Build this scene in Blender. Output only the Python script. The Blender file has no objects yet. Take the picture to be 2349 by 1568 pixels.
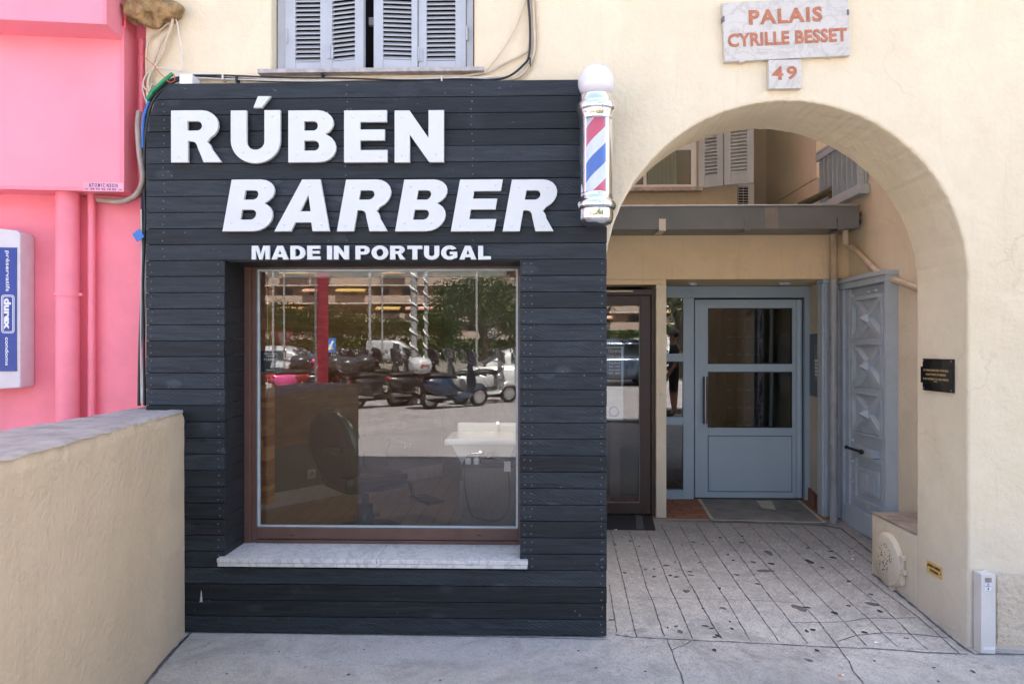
import bpy, bmesh, math, random
from mathutils import Vector, Matrix
random.seed(7)
PI = math.pi
S = bpy.context.scene
COL = S.collection

# ------------------------------------------------------------------ camera
F, EYE, CY, HZ, YAW = 1566.0, 1.55, -3.80, 800.0, math.radians(1.5)
cd = bpy.data.cameras.new('camera')
cam = bpy.data.objects.new('camera', cd)
COL.objects.link(cam)
cam.location = (0, CY, EYE)
cam.rotation_euler = (PI/2, 0, YAW)
cd.sensor_width = 36.0
cd.lens = 24.0
cd.shift_y = (HZ-784.0)/2349.0
cd.clip_start = .05
cd.clip_end = 2000
S.camera = cam

# ------------------------------------------------------------------ light
SUN_EL, SUN_ROT = math.radians(62), math.radians(18)
w = bpy.data.worlds.new('World')
S.world = w
w.use_nodes = True
nt = w.node_tree
bg = nt.nodes['Background']
sky = nt.nodes.new('ShaderNodeTexSky')
sky.sky_type = 'NISHITA'
sky.sun_disc = False
sky.sun_elevation = SUN_EL
sky.sun_rotation = SUN_ROT
sky.air_density = .8
sky.dust_density = 4.0
sky.ozone_density = 0.6
nt.links.new(sky.outputs[0], bg.inputs[0])
bg.inputs[1].default_value = 0.085
sl = bpy.data.lights.new('sun', 'SUN')
sl.energy = 5.0
sl.angle = math.radians(.5)
sl.color = (1, .975, .86)
sun = bpy.data.objects.new('sun', sl)
COL.objects.link(sun)
sd = Vector((math.sin(SUN_ROT)*math.cos(SUN_EL), math.cos(SUN_ROT)*math.cos(SUN_EL), math.sin(SUN_EL)))
sun.rotation_euler = sd.to_track_quat('Z', 'Y').to_euler()
sun.location = (0, 0, 30)
S.view_settings.view_transform = 'Standard'
S.view_settings.look = 'None'
S.view_settings.gamma = 1
S.view_settings.exposure = 3.17
S.cycles.max_bounces = 8
S.cycles.diffuse_bounces = 5
S.cycles.glossy_bounces = 5
S.cycles.transparent_max_bounces = 12
S.cycles.caustics_reflective = False
S.cycles.caustics_refractive = False

# ------------------------------------------------------------------ pixel rays (display frame 2349 x 1568)
CA, SA = math.cos(YAW), math.sin(YAW)
def ray(px, py):
    u = (px-1174.5)/F; v = (HZ-py)/F
    return Vector((-SA+u*CA, CA+u*SA, v))
CAMP = Vector((0, CY, EYE))
def at(px, py, y):
    r = ray(px, py); return CAMP + r*((y-CY)/r.y)
def atx(px, py, x):
    r = ray(px, py); return CAMP + r*(x/r.x)
def hitp(px, py, P, N):
    r = ray(px, py); return CAMP + r*((Vector(P)-CAMP).dot(N)/r.dot(N))
def gz(x, y):
    z0 = -0.04*max(0.0, min(x, 4.5)-.4)
    if y <= 0: return z0
    t = min(1.0, y/2.2)
    return z0*(1-t)+.07*t
def atg(px, py, dz=0.0):
    z = 0.0
    r = ray(px, py)
    for _ in range(12):
        p = CAMP + r*((z-EYE)/r.z)
        z = gz(p.x, p.y)+dz
    return CAMP + r*((z-EYE)/r.z)

# ------------------------------------------------------------------ materials
MATS = {}
def newmat(name):
    m = bpy.data.materials.new(name); m.use_nodes = True
    n = m.node_tree
    return m, n, n.nodes['Principled BSDF']
def nd(n, t, **kw):
    o = n.nodes.new(t)
    for k, v in kw.items():
        if k in o.inputs.keys(): o.inputs[k].default_value = v
        else: setattr(o, k, v)
    return o
def mixrgb(n, fac, a, b, mode='MIX'):
    o = n.nodes.new('ShaderNodeMix'); o.data_type = 'RGBA'; o.blend_type = mode
    for i, v in ((0, fac), (6, a), (7, b)):
        if hasattr(v, 'links') or isinstance(v, bpy.types.NodeSocket): n.links.new(v, o.inputs[i])
        elif i == 0: o.inputs[0].default_value = v
        else: o.inputs[i].default_value = (*v, 1) if len(v) == 3 else v
    return o.outputs[2]
def ramp(n, src, p0, p1, c0=0.0, c1=1.0):
    o = n.nodes.new('ShaderNodeMapRange'); o.clamp = True
    n.links.new(src, o.inputs[0])
    o.inputs[1].default_value = p0; o.inputs[2].default_value = p1
    o.inputs[3].default_value = c0; o.inputs[4].default_value = c1
    return o.outputs[0]
def noise(n, vec, scale, detail=5, rough=.6, dist=0):
    o = nd(n, 'ShaderNodeTexNoise')
    o.inputs['Scale'].default_value = scale; o.inputs['Detail'].default_value = detail
    o.inputs['Roughness'].default_value = rough; o.inputs['Distortion'].default_value = dist
    if vec is not None: n.links.new(vec, o.inputs['Vector'])
    return o.outputs[0]
def coords(n, sc=(1, 1, 1)):
    g = nd(n, 'ShaderNodeNewGeometry')
    m = nd(n, 'ShaderNodeMapping'); m.inputs['Scale'].default_value = sc
    n.links.new(g.outputs['Position'], m.inputs[0])
    return m.outputs[0]
def bump(n, b, h, strength, dist):
    o = nd(n, 'ShaderNodeBump'); o.inputs['Strength'].default_value = strength; o.inputs['Distance'].default_value = dist
    n.links.new(h, o.inputs['Height'])
    n.links.new(o.outputs[0], b.inputs['Normal'])
    return o
def mathn(n, op, a, b=0.0, c=None):
    o = n.nodes.new('ShaderNodeMath'); o.operation = op
    for i, v in enumerate((a, b) if c is None else (a, b, c)):
        if isinstance(v, bpy.types.NodeSocket): n.links.new(v, o.inputs[i])
        else: o.inputs[i].default_value = v
    return o.outputs[0]
def plain(name, col, rough=.5, metal=0.0, var=.12, scale=12, bmp=0.0, bscale=60, dirt=None, coat=0.0, aniso=(1, 1, 1)):
    if name in MATS: return MATS[name]
    m, n, b = newmat(name)
    v = coords(n, aniso)
    f = noise(n, v, scale)
    dark = tuple(c*(1-var) for c in col); lite = tuple(min(1, c*(1+var)) for c in col)
    c = mixrgb(n, ramp(n, f, .3, .7), dark, lite)
    if dirt:
        d = noise(n, v, dirt[1], 8, .7)
        c = mixrgb(n, ramp(n, d, dirt[2], dirt[2]+.12), c, dirt[0])
    n.links.new(c, b.inputs['Base Color'])
    b.inputs['Roughness'].default_value = rough
    b.inputs['Metallic'].default_value = metal
    b.inputs['Coat Weight'].default_value = coat
    if bmp: bump(n, b, noise(n, v, bscale, 6, .65), 1.0, bmp)
    MATS[name] = m
    return m
def stucco(name, col, col2, bmp=.004, streak=.5, base=None, low=4.0, crack=.28):
    m, n, b = newmat(name)
    v = coords(n)
    big = noise(n, v, .9, 4, .6, .4)
    mid = noise(n, v, 5.5, 6, .65)
    c = mixrgb(n, ramp(n, big, .3, .72), col, col2)
    c = mixrgb(n, ramp(n, mid, .35, .75, 0, .35), c, tuple(x*.86 for x in col))
    vs = coords(n, (9, 9, .7))
    st = noise(n, vs, 1.6, 6, .7)
    c = mixrgb(n, ramp(n, st, .56, .8, 0, streak), c, tuple(x*.68 for x in col2))
    # little scratches / chips
    sc = noise(n, coords(n, (6, 6, 26)), 2.3, 7, .75, 1.2)
    c = mixrgb(n, ramp(n, sc, .66, .72, 0, .28), c, tuple(x*.5 for x in col2))
    vo = nd(n, 'ShaderNodeTexVoronoi'); vo.feature = 'DISTANCE_TO_EDGE'; vo.inputs['Scale'].default_value = .8
    wv = nd(n, 'ShaderNodeVectorMath', operation='MULTIPLY_ADD'); nz = nd(n, 'ShaderNodeTexNoise'); nz.inputs['Scale'].default_value = 3.5; nz.inputs['Detail'].default_value = 6; n.links.new(v, nz.inputs['Vector'])
    n.links.new(nz.outputs['Color'], wv.inputs[0]); wv.inputs[1].default_value = (.5, .5, .5); n.links.new(v, wv.inputs[2]); n.links.new(wv.outputs[0], vo.inputs['Vector'])
    ck = mathn(n, 'MULTIPLY', ramp(n, vo.outputs['Distance'], .0, .006, 1, 0), ramp(n, noise(n, v, 1.3, 3), .50, .60, 0, crack))
    c = mixrgb(n, ck, c, tuple(x*.45 for x in col2))
    pt_ = noise(n, v, 1.15, 2, .5, .8)
    c = mixrgb(n, ramp(n, pt_, .57, .59, 0, .16), c, tuple(min(1, x*1.12) for x in col2))
    if base:   # grime near the ground
        sx = nd(n, 'ShaderNodeSeparateXYZ'); g = nd(n, 'ShaderNodeNewGeometry'); n.links.new(g.outputs['Position'], sx.inputs[0])
        h = mathn(n, 'ADD', sx.outputs[2], mathn(n, 'MULTIPLY', noise(n, v, 7, 6, .7), -.7))
        c = mixrgb(n, ramp(n, h, -.45, .35, .62, 0), c, base)
    n.links.new(c, b.inputs['Base Color'])
    b.inputs['Roughness'].default_value = .88
    h = mathn(n, 'ADD', mathn(n, 'MULTIPLY', noise(n, v, 3.0, 3, .5), low), noise(n, v, 34, 7, .62))
    bump(n, b, h, 1.0, bmp)
    MATS[name] = m
    return m
CREAM = stucco('cream_plaster', (.70, .595, .405), (.785, .69, .50), .006, .45, base=(.50, .47, .43))
OCHRE = stucco('ochre_plaster', (.70, .55, .345), (.78, .64, .43), .006, .6)
OCHRE2 = stucco('pale_ochre_plaster', (.68, .60, .44), (.76, .69, .53), .006, .5)
PALE = stucco('pale_plaster', (.70, .63, .47), (.74, .68, .54), .005, .35, base=(.44, .42, .38))
TAN = stucco('tan_plaster', (.62, .475, .30), (.70, .55, .365), .008, .45, base=(.44, .36, .27), low=1.2)
ROUGHP = stucco('rough_plaster', (.68, .58, .43), (.75, .65, .50), .03, .2)
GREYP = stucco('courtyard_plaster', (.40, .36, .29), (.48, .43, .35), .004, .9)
CURT = plain('curtain_cloth', (.7, .7, .66), .9, var=.1)

def wood_black():
    m, n, b = newmat('black_boards')
    g = nd(n, 'ShaderNodeNewGeometry')
    isl = g.outputs['Random Per Island']
    off = nd(n, 'ShaderNodeCombineXYZ'); n.links.new(mathn(n, 'MULTIPLY', isl, 37.0), off.inputs[0]); n.links.new(mathn(n, 'MULTIPLY', isl, 11.0), off.inputs[2])
    add = nd(n, 'ShaderNodeVectorMath', operation='ADD'); n.links.new(g.outputs['Position'], add.inputs[0]); n.links.new(off.outputs[0], add.inputs[1])
    mp = nd(n, 'ShaderNodeMapping'); mp.inputs['Scale'].default_value = (.9, .9, 13); n.links.new(add.outputs[0], mp.inputs[0])
    grain = noise(n, mp.outputs[0], 3.2, 9, .68, .9)
    mp2 = nd(n, 'ShaderNodeMapping'); mp2.inputs['Scale'].default_value = (1, 0, 1.9); n.links.new(add.outputs[0], mp2.inputs[0])
    knots = nd(n, 'ShaderNodeTexVoronoi'); knots.inputs['Scale'].default_value = 3.4; n.links.new(mp2.outputs[0], knots.inputs['Vector'])
    kd = knots.outputs['Distance']
    kn = ramp(n, kd, .03, .12, 1, 0)
    c = mixrgb(n, ramp(n, grain, .3, .75), (.006, .009, .0115), (.033, .042, .049))
    c = mixrgb(n, mathn(n, 'MULTIPLY', kn, .75), c, (.006, .008, .011))
    c = mixrgb(n, mathn(n, 'MULTIPLY', ramp(n, kd, .12, .20, 1, 0), .28), c, (.085, .105, .12))
    vr = mathn(n, 'MULTIPLY_ADD', isl, 1.0, .50)
    hs = nd(n, 'ShaderNodeHueSaturation'); n.links.new(vr, hs.inputs['Value']); n.links.new(c, hs.inputs['Color'])
    wear = noise(n, coords(n), 2.1, 8, .75)
    c = mixrgb(n, ramp(n, wear, .6, .78, 0, .35), hs.outputs[0], (.085, .10, .12))
    fl = noise(n, coords(n), 55, 2, .5)
    c = mixrgb(n, ramp(n, fl, .76, .78, 0, .5), c, (.35, .37, .4))
    n.links.new(c, b.inputs['Base Color'])
    n.links.new(ramp(n, grain, .2, .8, .42, .62), b.inputs['Roughness']); b.inputs['Specular IOR Level'].default_value = .3
    rip = nd(n, 'ShaderNodeTexWave'); rip.wave_type = 'BANDS'; rip.bands_direction = 'DIAGONAL'
    rip.inputs['Scale'].default_value = 17; rip.inputs['Distortion'].default_value = 3; n.links.new(mp2.outputs[0], rip.inputs['Vector'])
    ripm = mathn(n, 'MULTIPLY', rip.outputs[1], ramp(n, isl, .45, .6, 0, .22))
    h = mathn(n, 'ADD', mathn(n, 'ADD', grain, mathn(n, 'MULTIPLY', kn, .5)), ripm)
    bump(n, b, h, 1.0, .005)
    MATS['black'] = m
    return m
BLACK = wood_black()
BACKING = plain('backing', (.008, .009, .01), .8)
WHITEL = plain('letter_white', (.63, .65, .63), .45, var=.02, scale=3)
SCREW = plain('screw_metal', (.13, .13, .14), .5, .3)
BROWN = plain('brown_paint', (.115, .058, .043), .38, var=.18, scale=6, dirt=((.03, .02, .018), 3.5, .66))
DBROWN = plain('dark_brown_paint', (.034, .017, .013), .5, var=.15, scale=6)
GASKET = plain('gasket', (.42, .52, .54), .4)
CHROME = plain('chrome', (.82, .82, .83), .08, 1.0, var=.03)
OPAL = plain('opal_glass', (.74, .74, .76), .12, var=.03, coat=.6)
PINK = plain('pink_paint', (.90, .24, .305), .45, var=.12, scale=2.5, bmp=.0025, bscale=16, dirt=((.70, .22, .24), 3.5, .68))
PINKL = plain('pink_panel', (.88, .285, .35), .34, var=.09, scale=1.5, bmp=.0008, bscale=9, dirt=((.78, .36, .36), 2.2, .66))
GREYB = plain('grey_blue_aluminium', (.37, .49, .585), .38, var=.03, scale=3)
GREYW = plain('grey_blue_wood', (.42, .495, .555), .55, var=.08, scale=7, bmp=.001, bscale=45, dirt=((.15, .15, .15), 9, .66))
SHUT = plain('shutter_paint', (.42, .445, .47), .5, var=.07, scale=6, bmp=.001, dirt=((.22, .22, .22), 13, .70))
ZINC = plain('zinc_sheet', (.155, .175, .20), .42, .35, var=.14, scale=3, dirt=((.08, .07, .065), 22, .66))
RUBBER = plain('black_rubber', (.012, .012, .013), .5)
STEEL = plain('brushed_steel', (.22, .20, .19), .34, .9, var=.08)
DARK = plain('dark_void', (.006, .006, .007), .7)
WHITE = plain('white_plastic', (.72, .73, .74), .4, var=.03)
WHITEF = plain('white_frame', (.66, .68, .72), .4, var=.04)
CABW = plain('cream_cable', (.56, .47, .34), .6, var=.15)
CABK = plain('black_cable', (.015, .016, .019), .45)
CABL = plain('white_cable', (.62, .60, .55), .5)
GREEN = plain('green_conduit', (.01, .26, .10), .4)
BLUE = plain('blue_plastic', (.02, .16, .50), .45)
CONDU = plain('grey_conduit', (.36, .29, .24), .6, var=.2)
ORANGE = plain('orange_wire', (.62, .10, .03), .5)
RED = plain('red_paint', (.5, .02, .03), .35)
ROCK = plain('broken_mortar', (.33, .22, .10), .95, var=.55, scale=18, bmp=.02, bscale=22)
MOSS = plain('mossy_pipe', (.075, .07, .04), .8, var=.5, scale=30, bmp=.003)
DRAIN = plain('drain_pipe_grey', (.27, .29, .31), .5, var=.3, scale=8, dirt=((.08, .08, .075), 12, .56), aniso=(1, 1, .4))
DRAINB = plain('drain_pipe_beige', (.42, .34, .24), .6, var=.25, scale=8, dirt=((.15, .12, .08), 12, .6))
GASB = plain('gas_box_paint', (.62, .60, .56), .5, var=.06, scale=5, dirt=((.36, .38, .42), 7, .70))
YEL = plain('yellow_plate', (.62, .40, .12), .5, var=.04)
INK = plain('black_ink', (.02, .018, .02), .5)
GOLD = plain('gold_ink', (.52, .36, .16), .4)
NAVY = plain('navy_ink', (.03, .04, .16), .5)
BLKPL = plain('black_plaque', (.008, .009, .012), .15, var=.1, coat=.5)
TERR = None
def marble(name, c0, c1, vein, sc=5):
    m, n, b = newmat(name)
    v = coords(n)
    f = noise(n, v, sc, 8, .65, 2.2)
    vv = ramp(n, mathn(n, 'ABSOLUTE', mathn(n, 'SUBTRACT', f, .5)), 0, .035, 1, 0)
    c = mixrgb(n, ramp(n, noise(n, v, sc*.5, 5), .3, .7), c0, c1)
    c = mixrgb(n, mathn(n, 'MULTIPLY', vv, .55), c, vein)
    st = noise(n, v, sc*5, 4, .7)
    c = mixrgb(n, ramp(n, st, .68, .74, 0, .6), c, tuple(x*.5 for x in vein))
    n.links.new(c, b.inputs['Base Color']); b.inputs['Roughness'].default_value = .42
    MATS[name] = m
    return m
MARB = marble('white_marble', (.56, .555, .53), (.66, .65, .62), (.24, .24, .25))
PLAQ = marble('plaque_stone', (.52, .49, .43), (.60, .565, .50), (.36, .33, .29), 4)
INKR = plain('red_brown_ink', (.42, .15, .075), .6, var=.25, scale=30)

def pavement():
    m, n, b = newmat('concrete_pavement')
    v = coords(n)
    big = noise(n, v, .8, 6, .62, .5)
    mid = noise(n, v, 4.5, 7, .7)
    fine = noise(n, v, 95, 3, .7)
    c = mixrgb(n, ramp(n, big, .28, .72), (.41, .39, .35), (.51, .485, .44))
    c = mixrgb(n, ramp(n, mid, .48, .75, 0, .4), c, (.27, .25, .235))
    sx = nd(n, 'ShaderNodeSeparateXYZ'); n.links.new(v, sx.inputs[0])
    # darker, greyer passage floor inside the arch
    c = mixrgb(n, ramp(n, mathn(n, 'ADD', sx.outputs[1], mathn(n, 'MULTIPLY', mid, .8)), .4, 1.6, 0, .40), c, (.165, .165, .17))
    sp = nd(n, 'ShaderNodeTexVoronoi'); sp.inputs['Scale'].default_value = 85; n.links.new(v, sp.inputs['Vector'])
    c = mixrgb(n, ramp(n, sp.outputs['Color'], .72, .9, 0, .45), c, (.56, .55, .52))
    c = mixrgb(n, ramp(n, fine, .52, .68, 0, .5), c, (.12, .115, .105))
    c = mixrgb(n, ramp(n, noise(n, v, 38, 5, .7), .56, .72, 0, .45), c, (.13, .125, .115))
    st = noise(n, v, 2.6, 9, .78, .8)
    c = mixrgb(n, ramp(n, noise(n, v, 1.7, 9, .72, 1.5), .47, .66, 0, .55), c, (.205, .195, .18))
    c = mixrgb(n, ramp(n, noise(n, v, 14, 8, .75, .5), .50, .70, 0, .38), c, (.20, .195, .19))
    c = mixrgb(n, ramp(n, st, .58, .68, 0, .5), c, (.17, .155, .145))
    wh = noise(n, v, 3.3, 10, .8, .3)
    c = mixrgb(n, ramp(n, wh, .66, .72, 0, .35), c, (.46, .46, .46))
    n.links.new(c, b.inputs['Base Color'])
    b.inputs['Roughness'].default_value = .78
    bump(n, b, mathn(n, 'ADD', fine, mathn(n, 'MULTIPLY', mid, .8)), .8, .003)
    MATS['pavement'] = m
    return m
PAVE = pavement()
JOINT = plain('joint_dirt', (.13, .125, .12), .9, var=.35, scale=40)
GUM = plain('flattened_gum', (.055, .055, .058), .7, var=.3, scale=40)
GUMF = plain('faint_stain', (.14, .135, .135), .8, var=.3, scale=60)
ASPH = plain('asphalt', (.225, .205, .215), .85, var=.18, scale=1.3, bmp=.003, bscale=70, dirt=((.16, .15, .15), 4, .62))
PAINT = plain('road_paint', (.62, .62, .60), .7, var=.12, scale=9)

def brickmat(name, c1, c2, mort, w_, h_, rough=.7, off=.5, ms=.03, axes=None, bd=.004):
    m, n, b = newmat(name)
    v = coords(n)
    if axes:
        sx = nd(n, 'ShaderNodeSeparateXYZ'); n.links.new(v, sx.inputs[0])
        cx = nd(n, 'ShaderNodeCombineXYZ')
        for i, a in enumerate(axes): n.links.new(sx.outputs[a], cx.inputs[i])
        v = cx.outputs[0]
    t = nd(n, 'ShaderNodeTexBrick'); n.links.new(v, t.inputs['Vector'])
    t.offset = off
    t.inputs['Color1'].default_value = (*c1, 1); t.inputs['Color2'].default_value = (*c2, 1); t.inputs['Mortar'].default_value = (*mort, 1)
    t.inputs['Scale'].default_value = 1; t.inputs['Brick Width'].default_value = w_; t.inputs['Row Height'].default_value = h_
    t.inputs['Mortar Size'].default_value = ms*h_; t.inputs['Mortar Smooth'].default_value = .1
    f = noise(n, v, 9, 6)
    c = mixrgb(n, ramp(n, f, .35, .7, 0, .5), t.outputs[0], tuple(x*.6 for x in c1))
    n.links.new(c, b.inputs['Base Color']); b.inputs['Roughness'].default_value = rough
    bump(n, b, mathn(n, 'SUBTRACT', 1.0, t.outputs[1]), .6, bd)
    MATS[name] = m
    return m
TERR = brickmat('terracotta_tile', (.36, .145, .08), (.43, .19, .11), (.07, .055, .045), .23, .085, ms=.07)
WOODP = brickmat('wood_strip_panel', (.22, .115, .055), (.31, .165, .08), (.10, .05, .025), .32, .035, .5, .37, .02, axes=(0, 2, 1))
WOODF = brickmat('wood_floor', (.22, .14, .085), (.28, .185, .115), (.08, .05, .03), .14, 1.4, .35, .3, .004, axes=(0, 1, 2), bd=.001)
GWALL = plain('dark_grey_wall', (.15, .135, .125), .7, var=.05)
SKIRT = plain('white_skirting', (.50, .48, .46), .5)
LEATH = plain('black_leather', (.010, .010, .011), .36, var=.2, scale=20, coat=.2)
BASIN = plain('white_ceramic', (.78, .80, .78), .15, var=.02, coat=.5)
CABIN = plain('dark_wood_cabinet', (.10, .085, .075), .4, var=.25, scale=14, aniso=(14, 14, 1))
CRIM = plain('crimson_column', (.20, .012, .035), .4, var=.05)
CEIL = plain('ceiling_white', (.6, .6, .58), .8)
WDARK = plain('room_wall', (.30, .27, .25), .8)

def glass(name, refl=.12, tint=(.9, .93, .92), rough=0.0):
    m = bpy.data.materials.new(name); m.use_nodes = True
    n = m.node_tree; n.nodes.remove(n.nodes['Principled BSDF'])
    out = n.nodes['Material Output']
    tr = nd(n, 'ShaderNodeBsdfTransparent'); tr.inputs[0].default_value = (*tint, 1)
    gl = nd(n, 'ShaderNodeBsdfGlossy'); gl.inputs['Roughness'].default_value = rough; gl.inputs[0].default_value = (1, 1, 1, 1)
    mx = nd(n, 'ShaderNodeMixShader')
    lw = nd(n, 'ShaderNodeLayerWeight'); lw.inputs[0].default_value = .35
    fac = mathn(n, 'MULTIPLY_ADD', lw.outputs['Fresnel'], .8, refl)
    n.links.new(fac, mx.inputs[0]); n.links.new(tr.outputs[0], mx.inputs[1]); n.links.new(gl.outputs[0], mx.inputs[2])
    n.links.new(mx.outputs[0], out.inputs[0])
    return m
GLASS = glass('shop_glass', .055)
GLASSD = glass('door_glass', .085, (.35, .4, .4))
GLASST = glass('tube_glass', .03, (.95, .96, .96))
CARGL = plain('car_glass', (.03, .04, .045), .05, var=.05, coat=1)

# ------------------------------------------------------------------ mesh helpers
ORG = {}
def frame(o, r, u):
    r = Vector(r).normalized(); u = Vector(u).normalized(); nn = r.cross(u)   # normal = right x up
    return Matrix(((r.x, u.x, nn.x, o[0]), (r.y, u.y, nn.y, o[1]), (r.z, u.z, nn.z, o[2]), (0, 0, 0, 1)))
FRONT = lambda o: frame(o, (1, 0, 0), (0, 0, 1))   # normal points to -y (towards the street)
class MB:
    def __init__(s): s.v = []; s.f = []; s.m = []; s.sm = []
    def add(s, vs, fs, mi=0, M=None, smooth=False):
        b = len(s.v)
        s.v += [tuple(M @ Vector(p)) if M is not None else tuple(p) for p in vs]
        for f in fs:
            s.f.append(tuple(b+i for i in f)); s.m.append(mi); s.sm.append(smooth)
        return s
    def box(s, x0, x1, y0, y1, z0, z1, M=None, mi=0, bev=0.0):
        if x0 > x1: x0, x1 = x1, x0
        if y0 > y1: y0, y1 = y1, y0
        if z0 > z1: z0, z1 = z1, z0
        if bev:
            bm = bmesh.new(); bmesh.ops.create_cube(bm, size=1)
            for v in bm.verts: v.co = Vector((x0+(v.co.x+.5)*(x1-x0), y0+(v.co.y+.5)*(y1-y0), z0+(v.co.z+.5)*(z1-z0)))
            bmesh.ops.bevel(bm, geom=bm.edges[:], offset=bev, segments=2, profile=.6, affect='EDGES')
            bm.verts.index_update()
            s.add([v.co.copy() for v in bm.verts], [[v.index for v in f.verts] for f in bm.faces], mi, M); bm.free(); return s
        vs = [(x, y, z) for z in (z0, z1) for y in (y0, y1) for x in (x0, x1)]
        return s.add(vs, [(0, 2, 3, 1), (4, 5, 7, 6), (0, 1, 5, 4), (2, 6, 7, 3), (0, 4, 6, 2), (1, 3, 7, 5)], mi, M)
    def tube(s, pts, r, n=10, mi=0, M=None, caps=True, rib=0):
        pts = [Vector(p) for p in pts]
        rr = r if isinstance(r, (list, tuple)) else [r]*len(pts)
        vs, fs = [], []
        up = None
        for i, p in enumerate(pts):
            t = (pts[min(i+1, len(pts)-1)]-pts[max(i-1, 0)])
            if t.length < 1e-9: t = Vector((0, 0, 1))
            t.normalize()
            if up is None:
                up = Vector((0, 0, 1)) if abs(t.z) < .9 else Vector((1, 0, 0))
            a = t.cross(up); a.normalize(); bb = a.cross(t); bb.normalize(); up = bb
            for k in range(n):
                q = 2*PI*k/n
                vs.append(p+(a*math.cos(q)+bb*math.sin(q))*rr[i])
        for i in range(len(pts)-1):
            for k in range(n):
                k2 = (k+1) % n
                fs.append((i*n+k, i*n+k2, (i+1)*n+k2, (i+1)*n+k))
        s.add(vs, fs, mi, M, True)
        if caps: s.add(vs[:n], [tuple(range(n))], mi, M); s.add(vs[-n:], [tuple(range(n-1, -1, -1))], mi, M)
        return s
    def lathe(s, prof, c=(0, 0, 0), n=32, mi=0, M=None, smooth=True):
        vs, fs = [], []
        for r, z in prof:
            for k in range(n):
                q = 2*PI*k/n
                vs.append((c[0]+r*math.cos(q), c[1]+r*math.sin(q), c[2]+z))
        for i in range(len(prof)-1):
            for k in range(n):
                k2 = (k+1) % n
                fs.append((i*n+k, i*n+k2, (i+1)*n+k2, (i+1)*n+k))
        return s.add(vs, fs, mi, M, smooth)
    def ball(s, c, r, n=24, m=14, mi=0, M=None, sc=(1, 1, 1)):
        vs = []
        for i in range(m+1):
            a = PI*i/m
            for k in range(n):
                q = 2*PI*k/n
                vs.append((c[0]+r*sc[0]*math.sin(a)*math.cos(q), c[1]+r*sc[1]*math.sin(a)*math.sin(q), c[2]-r*sc[2]*math.cos(a)))
        fs = [(i*n+k, i*n+(k+1) % n, (i+1)*n+(k+1) % n, (i+1)*n+k) for i in range(m) for k in range(n)]
        return s.add(vs, fs, mi, M, True)
    def loft(s, secs, n=16, mi=0, M=None, p=2.0):
        """secs: (x, yc, zc, hy, hz) super-ellipse sections along x"""
        vs = []
        for x, yc, zc, hy, hz in secs:
            for k in range(n):
                q = 2*PI*k/n; c, d = math.cos(q), math.sin(q)
                vs.append((x, yc+hy*math.copysign(abs(c)**(2/p), c), zc+hz*math.copysign(abs(d)**(2/p), d)))
        m = len(secs)
        fs = [(i*n+k, (i+1)*n+k, (i+1)*n+(k+1) % n, i*n+(k+1) % n) for i in range(m-1) for k in range(n)]
        s.add(vs, fs, mi, M, True)
        s.add(vs[:n], [tuple(range(n))], mi, M); s.add(vs[-n:], [tuple(range(n-1, -1, -1))], mi, M)
        return s
    def quad(s, a, b, c, d, mi=0): return s.add([a, b, c, d], [(0, 1, 2, 3)], mi)
    def sheet(s, P, nx, ny, fn=None, mi=0, smooth=True):
        """bilinear patch P=(p00,p10,p11,p01), fn(u,v,point)->point"""
        p00, p10, p11, p01 = [Vector(p) for p in P]
        vs = []
        for j in range(ny+1):
            for i in range(nx+1):
                u, v = i/nx, j/ny
                p = p00*(1-u)*(1-v)+p10*u*(1-v)+p11*u*v+p01*(1-u)*v
                vs.append(fn(u, v, p) if fn else p)
        fs = [(j*(nx+1)+i, j*(nx+1)+i+1, (j+1)*(nx+1)+i+1, (j+1)*(nx+1)+i) for j in range(ny) for i in range(nx)]
        return s.add(vs, fs, mi, None, smooth)
    def build(s, name, mats, parent=None):
        o0 = ORG.get(parent, Vector((0, 0, 0)))
        me = bpy.data.meshes.new(name)
        me.from_pydata([tuple(Vector(v)-o0) for v in s.v], [], s.f)
        for m in (mats if isinstance(mats, (list, tuple)) else [mats]): me.materials.append(m)
        me.polygons.foreach_set('material_index', s.m)
        me.polygons.foreach_set('use_smooth', s.sm)
        me.update()
        o = bpy.data.objects.new(name, me)
        COL.objects.link(o)
        if parent is not None: o.parent = parent; ORG[o] = o0
        return o
def tag(o, label=None, cat=None, group=None, kind=None):
    if label: o['label'] = label
    if cat: o['category'] = cat
    if group: o['group'] = group
    if kind: o['kind'] = kind
    return o
def thing(name, label, cat, loc=(0, 0, 0), group=None):
    o = bpy.data.objects.new(name, None)
    o.empty_display_size = .2
    COL.objects.link(o)
    o.location = loc; ORG[o] = Vector(loc)
    return tag(o, label, cat, group)
def copy_tree(o, parent=None):
    c = o.copy(); COL.objects.link(c)
    if parent is not None: c.parent = parent
    for ch in list(KIDS(o)): copy_tree(ch, c)
    return c
def KIDS(o): return [x for x in bpy.data.objects if x.parent == o]
def B(x0, x1, y0, y1, z0, z1, bev=0.0): return MB().box(x0, x1, y0, y1, z0, z1, bev=bev)

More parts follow.
